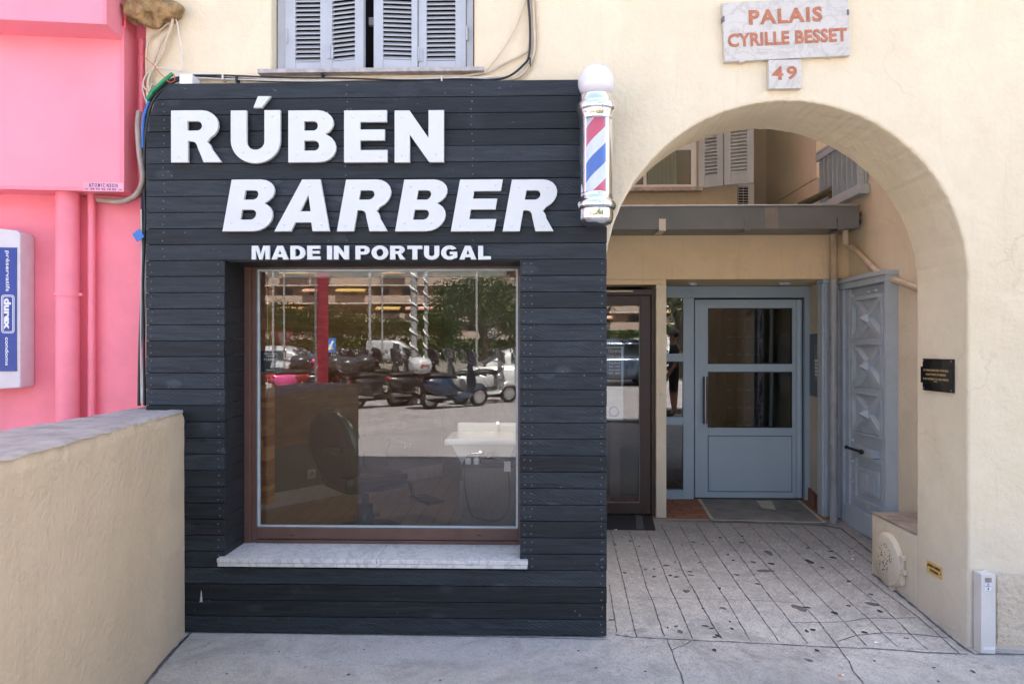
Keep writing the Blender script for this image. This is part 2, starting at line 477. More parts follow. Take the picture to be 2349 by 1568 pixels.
def flat(loops, depth, bev=0.0):
    """filled 2-D outline with holes, extruded; returns verts, faces (z = thickness 0..depth)"""
    cu = bpy.data.curves.new('tmp', 'CURVE'); cu.dimensions = '2D'; cu.fill_mode = 'BOTH'
    cu.extrude = max(depth/2-bev, 0); cu.bevel_depth = bev; cu.bevel_resolution = 1
    if bev: cu.offset = -bev
    for lp in loops:
        sp = cu.splines.new('POLY'); sp.points.add(len(lp)-1)
        for p, q in zip(sp.points, lp): p.co = (q[0], q[1], 0, 1)
        sp.use_cyclic_u = True
    return _conv(cu, depth)
def _conv(cu, depth):
    o = bpy.data.objects.new('tmp', cu); COL.objects.link(o)
    dg = bpy.context.evaluated_depsgraph_get(); dg.update()
    me = bpy.data.meshes.new_from_object(o.evaluated_get(dg))
    vs = [Vector((v.co.x, v.co.y, v.co.z+depth/2)) for v in me.vertices]
    fs = [tuple(p.vertices) for p in me.polygons]
    bpy.data.objects.remove(o); bpy.data.meshes.remove(me); bpy.data.curves.remove(cu)
    return vs, fs
def text(mb, s, w_, h_, M, depth=.002, bold=0.0, mi=0, spacing=1.0, shear=0.0):
    """Blender's built-in font fitted to a w x h box centred on M's origin"""
    cu = bpy.data.curves.new('tmp', 'FONT'); cu.body = s; cu.size = 1; cu.extrude = .001; cu.offset = bold; cu.space_character = spacing; cu.shear = shear
    cu.resolution_u = 3
    vs, fs = _conv(cu, 0)
    if not vs: return mb
    x0 = min(v.x for v in vs); x1 = max(v.x for v in vs); y0 = min(v.y for v in vs); y1 = max(v.y for v in vs)
    out = [((v.x-(x0+x1)/2)/(x1-x0)*w_, (v.y-(y0+y1)/2)/(y1-y0)*h_, depth if v.z > 0 else 0) for v in vs]
    mb.add(out, fs, mi, M)
    return mb
def arc(cx, cy, rx, ry, a0, a1, n=8):
    return [(cx+rx*math.cos(math.radians(a0+(a1-a0)*i/n)), cy+ry*math.sin(math.radians(a0+(a1-a0)*i/n))) for i in range(n+1)]
GL = {
 'R': (.985, [[(0, 0), (0, 1), (.56, 1)]+arc(.60, .715, .325, .285, 90, -62)+[(.72, .40)]+arc(.60, .22, .2, .2, 60, 10, 4)+[(.985, 0), (.635, 0), (.52, .28)]+arc(.40, .26, .12, .145, 15, 90, 4)+[(.33, .405), (.33, 0)],
              [(.32, .61), (.32, .79), (.50, .79)]+arc(.51, .70, .095, .09, 90, -90)+[(.50, .61)]]),
 'U': (.965, [[(0, 1)]+arc(.4825, .42, .4825, .44, 180, 360, 20)+[(.965, 1), (.655, 1)]+arc(.4825, .40, .1725, .16, 360, 180, 12)+[(.31, 1)]]),
 'B': (.93, [[(0, 0), (0, 1), (.56, 1)]+arc(.57, .755, .31, .245, 88, -60)+[(.735, .53)]+arc(.60, .28, .33, .28, 62, -90)+[(.0, 0)],
             [(.31, .61), (.31, .79), (.48, .79)]+arc(.49, .70, .085, .09, 88, -88)+[(.48, .61)],
             [(.31, .225), (.31, .415), (.50, .415)]+arc(.51, .32, .09, .095, 88, -88)+[(.5, .225)]]),
 'E': (.84, [[(0, 0), (0, 1), (.83, 1), (.83, .775), (.315, .775), (.315, .63), (.79, .63), (.79, .42), (.315, .42), (.315, .235), (.84, .235), (.84, 0)]]),
 'N': (.954, [[(0, 0), (0, 1), (.288, 1), (.656, .47), (.656, 1), (.954, 1), (.954, 0), (.67, 0), (.296, .53), (.296, 0)]]),
 'A': (1.08, [[(0, 0), (.363, 1), (.72, 1), (1.08, 0), (.745, 0), (.69, .17), (.38, .17), (.325, 0)], [(.44, .385), (.64, .385), (.54, .70)]]),
 'M': (1.14, [[(0, 0), (0, 1), (.40, 1), (.57, .40), (.74, 1), (1.14, 1), (1.14, 0), (.87, 0), (.87, .74), (.66, 0), (.48, 0), (.27, .74), (.27, 0)]]),
 'D': (.95, [[(0, 0), (0, 1), (.45, 1)]+arc(.45, .5, .5, .5, 85, -85, 16)+[(.45, 0)], [(.31, .23), (.31, .77), (.42, .77)]+arc(.42, .5, .21, .27, 85, -85, 10)+[(.42, .23)]]),
 'I': (.32, [[(0, 0), (0, 1), (.32, 1), (.32, 0)]]),
 'P': (.90, [[(0, 0), (0, 1), (.56, 1)]+arc(.58, .68, .32, .32, 88, -88)+[(.56, .36), (.31, .36), (.31, 0)], [(.31, .57), (.31, .79), (.48, .79)]+arc(.49, .68, .10, .11, 88, -88)+[(.48, .57)]]),
 'O': (1.06, [arc(.53, .5, .53, .52, 0, 351, 26), arc(.53, .5, .22, .28, 0, 350, 18)]),
 'T': (.94, [[(0, 1), (.94, 1), (.94, .755), (.625, .755), (.625, 0), (.315, 0), (.315, .755), (0, .755)]]),
 'G': (1.04, [arc(.53, .5, .53, .52, 38, 308, 20)+[(1.02, .16), (1.02, .57), (.55, .57), (.55, .38), (.74, .38), (.74, .26)]+arc(.53, .5, .23, .28, 300, 55, 12)+[(.74, .68)]]),
 'L': (.80, [[(0, 0), (0, 1), (.315, 1), (.315, .24), (.80, .24), (.80, 0)]]),
}
GL['G'] = (1.04, [[(.96, .80)]+arc(.53, .5, .53, .52, 45, 305, 20)+[(1.02, .14), (1.02, .57), (.55, .57), (.55, .37), (.73, .37), (.73, .27)]+arc(.53, .5, .22, .27, 305, 60, 12)[0:]+[(.70, .70)]])

# ================================================================== GROUND
def side(name, mb, mats): return tag(mb.build(name, mats), kind='structure')
g = MB()
xs = [-9+.5*i for i in range(41)]
def patch(g, x0, x1, y0, y1, nx, ny, mi=0):
    g.sheet(((x0, y0, 0), (x1, y0, 0), (x1, y1, 0), (x0, y1, 0)), nx, ny, lambda u, v, p: Vector((p.x, p.y, gz(p.x, p.y))), mi)
patch(g, -9, 12, -4.9, 0, 84, 20)
patch(g, .30, 3.0, 0, 2.2, 24, 20)
patch(g, -9, .30, 0, .12, 20, 1)
def z4b(x, y): return ((2200+x/1.807)/1.7437, (1950+y/1.807)/1.7437)
def z3(x, y): return ((3200+x/1.88)/1.7437, (1900+y/1.88)/1.7437)
lines = [
 ([z4b(*p) for p in ((430, 700), (450, 860), (480, 1045))], 1),
 ([z4b(*p) for p in ((435, 305), (510, 600), (555, 780), (600, 990), (625, 1080))], 1),
 ([z4b(*p) for p in ((570, 305), (640, 520), (700, 720), (740, 810), (825, 1075))], 1),
 ([z4b(*p) for p in ((700, 310), (770, 480), (850, 670), (930, 860), (1035, 1090))], 1),
 ([z4b(*p) for p in ((800, 265), (880, 420), (960, 600), (1090, 840), (1235, 1090))], 1.2),
 ([z4b(*p) for p in ((930, 255), (1050, 460), (1110, 570), (1260, 790), (1440, 1095))], 1),
 ([z4b(*p) for p in ((1055, 255), (1190, 455), (1290, 610), (1440, 810), (1655, 1110))], 1.1),
 ([z4b(*p) for p in ((1180, 255), (1360, 480), (1540, 720), (1865, 1125))], 1),
 ([z4b(*p) for p in ((1300, 255), (1480, 470), (1620, 620))]+[z3(*p) for p in ((0, 950), (130, 1090), (290, 1290), (370, 1400), (400, 1470), (480, 1568))], 1),
 ([z4b(1430, 255)]+[z3(*p) for p in ((0, 770), (250, 1020), (500, 1280))], .9),
 ([z4b(1560, 260)]+[z3(*p) for p in ((0, 600), (250, 850), (520, 1080), (740, 1295))], .9),
 ([z4b(1680, 265)]+[z3(*p) for p in ((0, 480), (350, 780), (640, 1010), (960, 1310))], .9),
 ([z3(*p) for p in ((0, 365), (220, 550), (560, 820), (880, 1060), (1200, 1335))], 1.1),
 ([z3(*p) for p in ((160, 375), (340, 520), (545, 665))], 1),
 ([z3(*p) for p in ((-60, 1108), (0, 1108), (330, 1105), (510, 1075), (700, 1077), (880, 1070))], .7),
 ([z3(*p) for p in ((290, 1250), (420, 1205), (640, 1185), (860, 1197), (1110, 1222))], .9),
 ([z4b(*p) for p in ((470, 1060), (600, 1080), (1090, 1105), (1640, 1130), (2100, 1155))]+[z3(*p) for p in ((500, 1300), (940, 1330), (1260, 1343))], 1.3),
 ([z4b(*p) for p in ((850, 1100), (880, 1180), (910, 1260), (950, 1350), (965, 1420), (1010, 1480))], .9),
 ([z4b(*p) for p in ((880, 1175), (930, 1150), (970, 1142), (1020, 1108))], .7),
 ([z4b(*p) for p in ((560, 790), (800, 796), (1100, 802), (1500, 815), (1800, 832))], .4),
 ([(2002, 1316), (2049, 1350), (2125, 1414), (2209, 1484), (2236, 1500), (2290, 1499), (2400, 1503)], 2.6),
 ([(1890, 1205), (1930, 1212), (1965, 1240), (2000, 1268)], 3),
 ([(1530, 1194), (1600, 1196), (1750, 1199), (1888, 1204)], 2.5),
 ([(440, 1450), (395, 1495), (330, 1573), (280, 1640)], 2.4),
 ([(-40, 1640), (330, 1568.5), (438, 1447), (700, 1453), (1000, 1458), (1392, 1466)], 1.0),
]
random.seed(3)
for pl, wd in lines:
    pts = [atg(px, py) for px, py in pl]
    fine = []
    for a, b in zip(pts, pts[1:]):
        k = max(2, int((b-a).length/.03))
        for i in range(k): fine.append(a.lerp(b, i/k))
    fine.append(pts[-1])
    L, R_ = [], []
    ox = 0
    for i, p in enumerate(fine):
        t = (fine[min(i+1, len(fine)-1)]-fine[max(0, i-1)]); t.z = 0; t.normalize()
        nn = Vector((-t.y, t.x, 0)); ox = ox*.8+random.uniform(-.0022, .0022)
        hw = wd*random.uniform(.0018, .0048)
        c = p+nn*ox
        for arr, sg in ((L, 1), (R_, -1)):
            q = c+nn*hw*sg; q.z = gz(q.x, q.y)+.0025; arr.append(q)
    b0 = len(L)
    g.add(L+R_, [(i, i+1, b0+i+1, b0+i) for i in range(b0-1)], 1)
spots = [(580,385,12),(825,371,6),(1033,393,11),(1105,408,7),(955,415,8),(1230,362,12),(1388,397,13),(1285,485,10),(1325,525,11),(1878,536,26),(1600,550,18),(1080,541,8),(1012,607,13),(540,616,12),(752,643,12),(870,635,13),(915,645,14),(752,588,9),(903,538,8),(1225,728,12),(1105,872,9),(1300,968,9),(1122,1000,15),(1168,1018,12),(1315,1020,12),(850,1012,9),(1215,1072,20),(1190,1082,12),(1188,1174,17),(1858,866,16),(2058,906,20),(1855,1037,14),(1900,1028,17),(1930,1176,12),(2045,505,17),(2160,677,13),(1968,578,10),(2030,460,12),(1862,436,10),(2157,854,10),(205,1179,8),(1390,350,9),(1515,385,6),(1180,388,7),(645,425,9),(520,360,6)]
faint = [(1555,600,38),(840,562,20),(910,1001,14),(1350,628,16),(1805,870,40),(1580,470,30),(985,747,24),(1250,870,18),(445,955,18),(335,1300,10),(1870,1245,22),(2330,840,30),(1470,538,18),(1020,632,16),(470,410,16),(1500,695,16),(940,1040,22),(690,590,14)]
def disc(px, py, r, mi, h=.0035):
    p = atg(px, py); rw = r/1.807/1.7437*(p-CAMP).length/F
    n = 16; vs = []; ph = random.uniform(0, 6); am = random.uniform(.08, .3); st_ = random.uniform(.75, 1.35)
    for k in range(n):
        q = 2*PI*k/n; rr = rw*random.uniform(.88, 1.1)*(1+am*math.sin(2*q+ph)+am*.6*math.sin(3*q+ph*2))
        x, y = p.x+rr*st_*math.cos(q), p.y+rr/st_*1.1*math.sin(q); vs.append((x, y, gz(x, y)+h))
    g.add(vs, [tuple(range(n))], mi)
for x, y, r in spots: disc(*z4b(x, y), r, 2)
for x, y, r in [(600,1023,16),(485,1182,16),(125,1317,13),(363,982,10),(530,895,12),(1007,1448,9),(1300,1476,12),(802,1227,9),(370,575,6),(560,1397,8),(1040,1550,8)]: disc(*z3(x, y), r, 2)
for x, y, r in faint: disc(*z4b(x, y), r, 3, .002)
for x, y, r in [(800, 1547, 10), (640, 1495, 7), (1010, 1560, 8), (700, 1530, 6), (560, 1500, 5), (480, 1475, 5), (520, 1545, 7), (1120, 1500, 5), (1480, 1540, 8), (835, 1490, 7), (450, 1520, 6)]: disc(x, y, r, 2)
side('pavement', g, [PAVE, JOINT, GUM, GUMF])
# kerb + road + far ground
k = MB(); k.box(-60, 60, -5.2, -4.9, -.30, -.012); side('kerb', k, plain('kerb_stone', (.36, .36, .35), .8, var=.15, scale=4))
r = MB(); r.quad((-60, -30, -.16), (60, -30, -.16), (60, -5.2, -.16), (-60, -5.2, -.16)); 
for i in range(-3, 4):
    x = i*9.0
    r.quad((x, -10.9, -.156), (x+2.6, -10.9, -.156), (x+2.6, -10.75, -.156), (x, -10.75, -.156), 1)
for i in range(2, 4):
    x = i*2.4
    r.quad((x, -14.6, -.156), (x+.09, -14.6, -.156), (x+.55, -12.0, -.156), (x+.46, -12.0, -.156), 1)
r.quad((-40, -19.2, -.156), (40, -19.2, -.156), (40, -19.0, -.156), (-40, -19.0, -.156), 1)
side('road', r, [ASPH, PAINT])
gg = MB(); gg.quad((-900, -900, -.20), (900, -900, -.20), (900, 900, -.20), (-900, 900, -.20)); side('ground', gg, plain('far_ground', (.16, .14, .12), .95, var=.2, scale=.05))

t = MB(); pz = .078
a = atg(1524, 1189); 
t.quad((.55, 2.2, pz-.004), (2.75, 2.2, pz-.004), (2.75, 3.1, pz), (.55, 3.1, pz)); t.quad((.55, 2.2, .0), (2.75, 2.2, .0), (2.75, 2.2, pz-.004), (.55, 2.2, pz-.004))
side('tiled_threshold', t, TERR)

# ================================================================== MAIN BUILDING
apt = thing('apartment_building', 'cream plastered apartment building with the round arch passage and shuttered window', 'building', (0, 0, 0))
XR = 14.0; XL = at(332, 500, 0).x; TOP = 11.0
ac = at(1801, 644, 0); ar = (at(2221, 644, 0).x-ac.x)
jl = ac.x-ar; jr = ac.x+ar
wl, wr = at(505, 900, 0).x, at(1200, 900, 0).x
wz0, wz1 = at(800, 1278, 0).z, at(800, 590, 0).z
ul, ur, uz0, uz1 = at(622, 100, 0).x, at(1088, 100, 0).x, at(850, 165, 0).z, 4.9
outer = [(XL, -.35), (XL, TOP), (XR, TOP), (XR, -.35), (jr, -.35)]+arc(ac.x, ac.z, ar, ar, 0, 180, 120)+[(jl, -.35)]
holes = [[(wl, wz0), (wl, wz1), (wr, wz1), (wr, wz0)], [(ul, uz0), (ul, uz1), (ur, uz1), (ur, uz0)]]
random.seed(11)
outer = [(x+(random.uniform(-.0022, .0022) if 0 < i-4 < 122 else 0), z+(random.uniform(-.0022, .0022) if 0 < i-4 < 122 else 0)) for i, (x, z) in enumerate(outer)]
vs, fs = flat([outer]+holes, .50, .014)
m = MB().add(vs, fs, 0, Matrix(((1, 0, 0, 0), (0, 0, 1, 0), (0, 1, 0, 0), (0, 0, 0, 1))))
m.build('facade_wall', CREAM, apt)
# unseen blocks behind the facade, the tall rear one shaped to block the sun
m = MB()
m.box(XL, -1.3, .503, 8.49, 3.4, 5.4); m.box(4.4, XR, .503, 8.49, 3.0, 5.4)
m.box(XL, XR, 8.5, 13.0, 3.4, 26)
m.box(3.4, XR, .503, 3.0, -.2, 2.99); m.box(XL, XR, 5.6, 8.5, 2.8, 3.39)
m.build('unseen_rear_blocks', CREAM, apt)
m = MB(); m.box(XL-.4, XR, -.5, .6, TOP+.002, TOP+.25); m.build('roof', plain('roof_edge', (.5, .42, .3), .8), apt)
# rough plaster patch on the right foot of the facade
p0, p1, p2, p3 = at(2286, 1478, 0), at(2600, 1485, 0), at(2600, 1318, 0), at(2286, 1316, 0)
m = MB()
random.seed(5)
m.sheet(((p0.x, -.004, p0.z), (p1.x, -.004, p1.z), (p2.x, -.004, p2.z), (p3.x, -.004, p3.z)), 60, 34,
        lambda u, v, p: Vector((p.x, -.004-random.uniform(0, .006)*min(1, 8*v, 8*(1-v)), p.z)))
m.build('rough_render_patch', ROUGHP, apt)
# upper window
uw = thing('shuttered_window', 'upper window with four grey blue louvred shutter leaves above the black shopfront', 'window', (at(850, 160, .12).x, .1, uz0))
fy = .10
def X(px, y=fy, py=100): return at(px, py, y).x
m = MB()
m.box(X(640), X(657), fy-.02, fy+.06, uz0+.003, uz1-.003); m.box(X(1071), X(1086), fy-.02, fy+.06, uz0+.003, uz1-.003); m.box(X(657), X(1071), fy, fy+.06, uz1-.06, uz1-.003)
m.build('window_frame', SHUT, uw)
def shutter_leaf(parent, M, w_, h_, lz0=.075, pitch=.0262, st=.055, name='shutter', mat=SHUT, tilt=1, stiles=None):
    """leaf in local frame: x right, y up, z out"""
    sl_, sr_ = stiles or (st, st)
    m = MB()
    m.box(0, sl_, 0, h_, 0, .032, M, bev=.003); m.box(w_-sr_, w_, 0, h_, 0, .032, M, bev=.003)
    m.box(sl_+.0005, w_-sr_-.0005, 0.001, lz0, .003, .029, M); m.box(sl_+.0005, w_-sr_-.0005, h_-.08, h_-.001, .003, .029, M)
    leaf = m.build(name, mat, parent)
    l = MB(); z = lz0+.008
    while z < h_-.09:
        a, b = (z, z+pitch*.82)
        l.add([(sl_, b, .006), (w_-sr_, b, .006), (w_-sr_, a, .030), (sl_, a, .030), (sl_, b-.004, .004), (w_-sr_, b-.004, .004), (w_-sr_, a-.005, .028), (sl_, a-.005, .028)],
              [(0, 3, 2, 1), (3, 7, 6, 2), (4, 5, 6, 7), (0, 1, 5, 4)], 0, M)
        z += pitch
    l.build('louvres', mat, leaf)
    return leaf
hh = uz1-uz0-.05
z0 = uz0+.012
for (a, b, sa, sb, op) in ((658, 755, 24, 17, 0), (756.5, 845, 12, 21, 1), (862, 960, 21, 14, 2), (961.5, 1070, 19, 24, 0)):
    xa, xb = X(a), X(b)
    k_ = (X(1000)-X(900))/100
    fr = frame((xa, fy, z0), (1, 0, 0), (0, 0, 1))
    if op == 1: fr = frame((xa, fy, z0), (1, -.20, 0), (0, 0, 1))
    if op == 2: fr = frame((xa, fy-.035, z0), (1, .10, 0), (0, 0, 1))
    lf = shutter_leaf(uw, fr, xb-xa, hh, stiles=(sa*k_, sb*k_))
for hx, hy_ in ((757, 120), (961, 126)):
    p = at(hx, hy_/1, fy-.0355 if hx < 800 else fy-.036)
    m = MB(); y0 = p.y
    m.box(p.x-.020, p.x+.020, y0-.004, y0, p.z-.038, p.z+.038); m.tube([(p.x, y0-.006, p.z-.04), (p.x, y0-.006, p.z+.04)], .006, 8)
    m.build('hinge', plain('hinge_paint', (.42, .45, .48), .5, var=.2), uw)
for hx, hy_ in ((657.5, 78), (1071, 72)):
    p = at(hx, hy_*1.0+5, fy-.036); MB().tube([(p.x, p.y, p.z-.04), (p.x, p.y, p.z+.04)], .007, 8).build('hinge', SHUT, uw)
s0, s1 = at(591, 165, -.05), at(1110, 162, -.05)
m = MB().box(s0.x, s1.x, -.055, .16, uz0-.022, uz0+.001, bev=.003); m.build('window_sill', plain('worn_stone', (.40, .37, .35), .8, var=.3, scale=20), uw)
m = MB().box(X(642, .3), X(1086, .3), .32, .34, uz0, uz1); m.build('dark_pane', DARK, uw)
c = at(854, 118, .30)
MB().box(X(846, .25), X(866, .25), .25, .27, at(854, 58, .25).z, at(854, 40, .25).z).build('inner_rail', WHITEF, uw)

# ================================================================== SHOP FRONT
PY = -.12
sf = thing('barber_shop_front', 'black painted plank shopfront with raised white letters and a large display window', 'shopfront', (at(860, 1400, PY).x, PY, 0))
px0, px1 = at(335, 700, PY).x, at(1392, 700, PY).x
ptop = at(900, 187, PY).z
ox0, ox1 = at(515, 900, PY).x, at(1193, 900, PY).x
oz1, oz0 = at(850, 598, PY).z, at(850, 1299, PY-.03).z
pitch = .0881
m = MB(); random.seed(21)
z = ptop
lowx = at(424, 1100, PY).x
screws = MB()
i = 0
def screwpair(x, zc, y):
    for dz in (-.022, .022):
        xx = x+random.uniform(-.006, .006)
        screws.lathe([(.0001, .0012), (.0042, .0010), (.0045, 0)], (0, 0, 0), 8, 0, Matrix.Translation((xx, y-.0035, zc+dz+random.uniform(-.004, .004))) @ Matrix.Rotation(PI/2, 4, 'X'))
while z > .03:
    zb = z-pitch*random.uniform(.985, 1.015)
    if zb < .06: zb = .006
    segs = []
    a0 = px0
    if i == 0: a0 = at(386, 200, PY).x
    elif i == 1: a0 = at(358, 240, PY).x
    elif i == 2: a0 = at(343, 260, PY).x
    if z > oz1+.04: segs = [(a0, px1)]
    elif z > oz0+.03: segs = [(a0, ox0), (ox1, px1)]
    else: segs = [(a0, px1)]
    for (a, b) in segs:
        d = random.uniform(-.002, .002)
        m.box(a, b+random.uniform(-.002, .001), PY+d, PY+.022+d, zb+.0035, z, bev=.0018)
        if i < 3:
            tb = (at((385, 357, 342)[i], 240, PY).x, at((358, 343, 337)[i], 240, PY).x)
            q = [(tb[0], z), (a+.001, z), (a+.001, zb+.0035), (tb[1], zb+.0035)]
            m.add([(x_, PY+d, z_) for x_, z_ in q]+[(x_, PY+.022+d, z_) for x_, z_ in q], [(0, 3, 2, 1), (0, 1, 5, 4), (0, 4, 7, 3), (3, 7, 6, 2)])
        if z > 1.2 and len(segs) == 1:
            for sx in (at(376, 400, PY).x, at(795, 400, PY).x, at(1083, 400, PY).x):
                if sx > a+.03: screwpair(sx, (z+zb)/2, PY+d)
        if len(segs) == 2:
            for sx in ((a+.03, b-.03) if b < 0 else (a+.025, a+.06, b-.028)): screwpair(sx, (z+zb)/2, PY+d)
        if z < .5: screwpair(b-.028, (z+zb)/2, PY+d)
    z = zb; i += 1
    if zb < .02: break
clad = m.build('plank_cladding', BLACK, sf)
m = MB()
m.box(px0+.002, ox0-.001, PY+.0235, -.001, .01, ptop-.26); m.box(ox1+.001, px1-.002, PY+.0235, -.001, .01, ptop-.01)
m.box(px0+.10, ox1, PY+.0235, -.001, oz1+.03, ptop-.01); m.box(ox0-.0, ox1, PY+.0235, -.001, .01, oz0-.03)
m.build('batten_backing', BACKING, sf)
tag(screws.build('screw_heads', SCREW, sf), kind='stuff')
# reveals
GY = .15
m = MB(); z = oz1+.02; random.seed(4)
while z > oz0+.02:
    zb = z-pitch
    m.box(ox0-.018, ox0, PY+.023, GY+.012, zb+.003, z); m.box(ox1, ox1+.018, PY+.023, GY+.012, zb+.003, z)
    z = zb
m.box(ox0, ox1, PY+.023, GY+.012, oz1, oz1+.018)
m.build('reveal_boards', plain('reveal_boards_black', (.009, .010, .012), .6, var=.4, scale=9, bmp=.003, bscale=30), sf)  # reveal boards given a darker, plainer black than the front planks
# marble sill
sz1 = at(850, 1283, PY-.04).z
m = MB(); sx0, sx1 = at(497, 1290, PY-.04).x, at(1211, 1290, PY-.04).x
xm = at(863, 1285, PY-.04).x
m.box(sx0, xm-.001, PY-.04, GY-.002, sz1-.022, sz1, bev=.002); m.box(xm+.001, ox1-.001, PY-.04, GY-.002, sz1-.022, sz1, bev=.002)
m.box(ox1-.0005, sx1, PY-.04, PY-.002, sz1-.022, sz1-.001, bev=.002)
m.box(sx0+.003, sx1-.003, PY-.038, PY+.02, sz1-.044, sz1-.0235, bev=.002)
m.build('window_sill', MARB, sf)
# brown timber frame
bz0 = sz1-.001; f0, f1 = at(560, 900, GY).x, at(1196, 900, GY).x; ft = at(850, 606, GY).z
ga, gb = at(590, 900, GY).x, at(1187, 900, GY).x; gt, gbt = at(850, 618, GY).z, at(850, 1209, GY).z
m = MB()
m.box(f0, ga-.035, GY-.012, GY+.07, bz0, ft, bev=.003); m.box(ga-.035, ga-.003, GY+.002, GY+.07, bz0, ft-.003, bev=.003)
m.box(gb+.003, f1, GY-.006, GY+.07, bz0, ft, bev=.002)
m.box(ga-.003, gb+.003, GY+.002, GY+.07, gt+.003, ft, bev=.002)
zr = at(850, 1237, GY).z
m.box(ga-.003, gb+.003, GY-.002, GY+.07, zr, gbt-.003, bev=.003); m.box(ga-.003, gb+.003, GY-.014, GY+.07, bz0, zr-.002, bev=.003)
for px in (671, 1099): 
    p = at(px, 1226, GY-.004); m.box(p.x-.012, p.x+.012, GY-.004, GY, p.z-.003, p.z+.001, mi=1)
wf = m.build('window_frame', [BROWN, DARK], sf)
m = MB(); e = .009
m.box(ga-.003, ga+e, GY+.012, GY+.03, gbt, gt); m.box(gb-e, gb+.003, GY+.012, GY+.03, gbt, gt); m.box(ga, gb, GY+.0125, GY+.0295, gt-e, gt+.003); m.box(ga, gb, GY+.0125, GY+.0295, gbt-.003, gbt+e*.7)
m.build('gasket', GASKET, wf)
TILT = math.radians(.28)
m = MB(); zc = (gt+gbt)/2; hz = (gt-gbt)/2
dy = math.tan(TILT)*hz
m.quad((ga, GY+.022+dy, gbt), (gb, GY+.022+dy, gbt), (gb, GY+.022-dy, gt), (ga, GY+.022-dy, gt))
m.build('glass_pane', GLASS, wf)
# letters
LY = PY-.034
def letter(ch, px, base, h, sx=1.0, shear=0.0, rivets=(), acc=False, depth=.020):
    p = at(px, base, LY); q = at(px, base-h, LY); H = q.z-p.z
    wv, loops = GL[ch]
    lp = [[((x*sx+shear*y)*H, y*H) for x, y in l] for l in loops]
    vs, fs = flat(lp, depth, .0016 if h > 50 else .001)
    mb = MB().add(vs, fs, 0, FRONT(p+Vector((0, depth, 0))))
    for rx, ry in rivets:
        mb.ball((p.x+(rx*sx+shear*ry)*H, LY+.001, p.z+ry*H), .0075 if h > 50 else .0045, 12, 8, sc=(1, .5, 1))
    for rx, ry in rivets[:2]:     # stand-off pins back to the boards
        xx, zz = p.x+(rx*sx+shear*ry)*H, p.z+ry*H
        mb.tube([(xx, LY+depth*.5, zz), (xx, PY+.01, zz)], .004, 6)
    o = mb.build('sign_letter', WHITEL, sf)
    if acc:
        vs, fs = flat([[(.44*H, 1.05*H), (.60*H, 1.05*H), (.78*H, 1.27*H), (.53*H, 1.27*H)]], depth, .0016)
        a = MB().add(vs, fs, 0, FRONT(p+Vector((0, depth, 0))))
        for rx, ry in ((.53, 1.10), (.65, 1.21)): a.ball((p.x+rx*H, LY+.001, p.z+ry*H), .006, 12, 8, sc=(1, .5, 1))
        a.tube([(p.x+.6*H, LY+depth*.5, p.z+1.15*H), (p.x+.6*H, PY+.01, p.z+1.15*H)], .004, 6)
        a.build('accent_mark', WHITEL, o)
    return o
RV = {'R': ((.16, .86), (.72, .85), (.15, .11), (.77, .11)), 'U': ((.15, .88), (.82, .88), (.24, .2), (.74, .2)), 'B': ((.15, .86), (.69, .85), (.16, .16), (.68, .16)),
      'E': ((.16, .88), (.70, .89), (.16, .11), (.71, .1)), 'N': ((.15, .88), (.81, .89), (.15, .14), (.80, .15)), 'A': ((.53, .87), (.17, .13), (.90, .13)),
      'M': ((.12, .85), (1.0, .85), (.12, .15), (1.0, .15)), 'D': ((.15, .88), (.15, .12), (.78, .5)), 'I': ((.16, .85), (.16, .15)), 'P': ((.15, .88), (.7, .7), (.15, .12)),
      'O': ((.5, .9), (.5, .08), (.12, .5), (.92, .5)), 'T': ((.15, .88), (.8, .88), (.47, .15)), 'G': ((.5, .9), (.12, .5), (.5, .08)), 'L': ((.16, .88), (.16, .12), (.65, .12))}
for ch, px in zip('RUBEN', (392, 529, 661, 789, 905)):
    letter(ch, px, 372.5, 119, rivets=RV[ch], acc=(ch == 'U'))
for ch, px in zip('BARBER', (510, 629, 772.5, 906, 1034, 1153)):
    letter(ch, px, 530.5, 118.5, shear=.18, rivets=RV[ch])
txt = 'MADE IN PORTUGAL'
tot = 0
for c in txt: tot += (GL[c][0]*1.2+.13) if c != ' ' else .36
sc = (1126-577)/(tot-.13)
x = 577
for c in txt:
    if c == ' ': x += .36*sc; continue
    letter(c, x, 595, 31.5, sx=1.2*sc/31.5, rivets=RV[c], depth=.016); x += (GL[c][0]*1.2+.13)*sc

# sticker inside the pane
m = MB(); a = at(598, 804, GY+.06); b = at(645, 854, GY+.06)
m.box(a.x, b.x, GY+.06, GY+.063, b.z, a.z)
fr = lambda px, py: FRONT(at(px, py, GY+.0585))
text(m, '1. PRENEZ VOS RENDEZ-VOUS', .085, .008, fr(621, 811), .0005, .01, 1); text(m, 'EN LIGNE SUR', .04, .007, fr(621, 816), .0005, .01, 1)
text(m, 'PLANITY', .085, .014, fr(622, 824), .0005, .02, 1, 1.3); text(m, 'WWW.PLANITY.COM', .045, .006, fr(621, 848), .0005, .01, 1)
st = m.build('window_sticker', [plain('sticker_black', (.02, .022, .026), .4), WHITE]); tag(st, 'square black booking sticker with small white words inside the shop window', 'sticker')

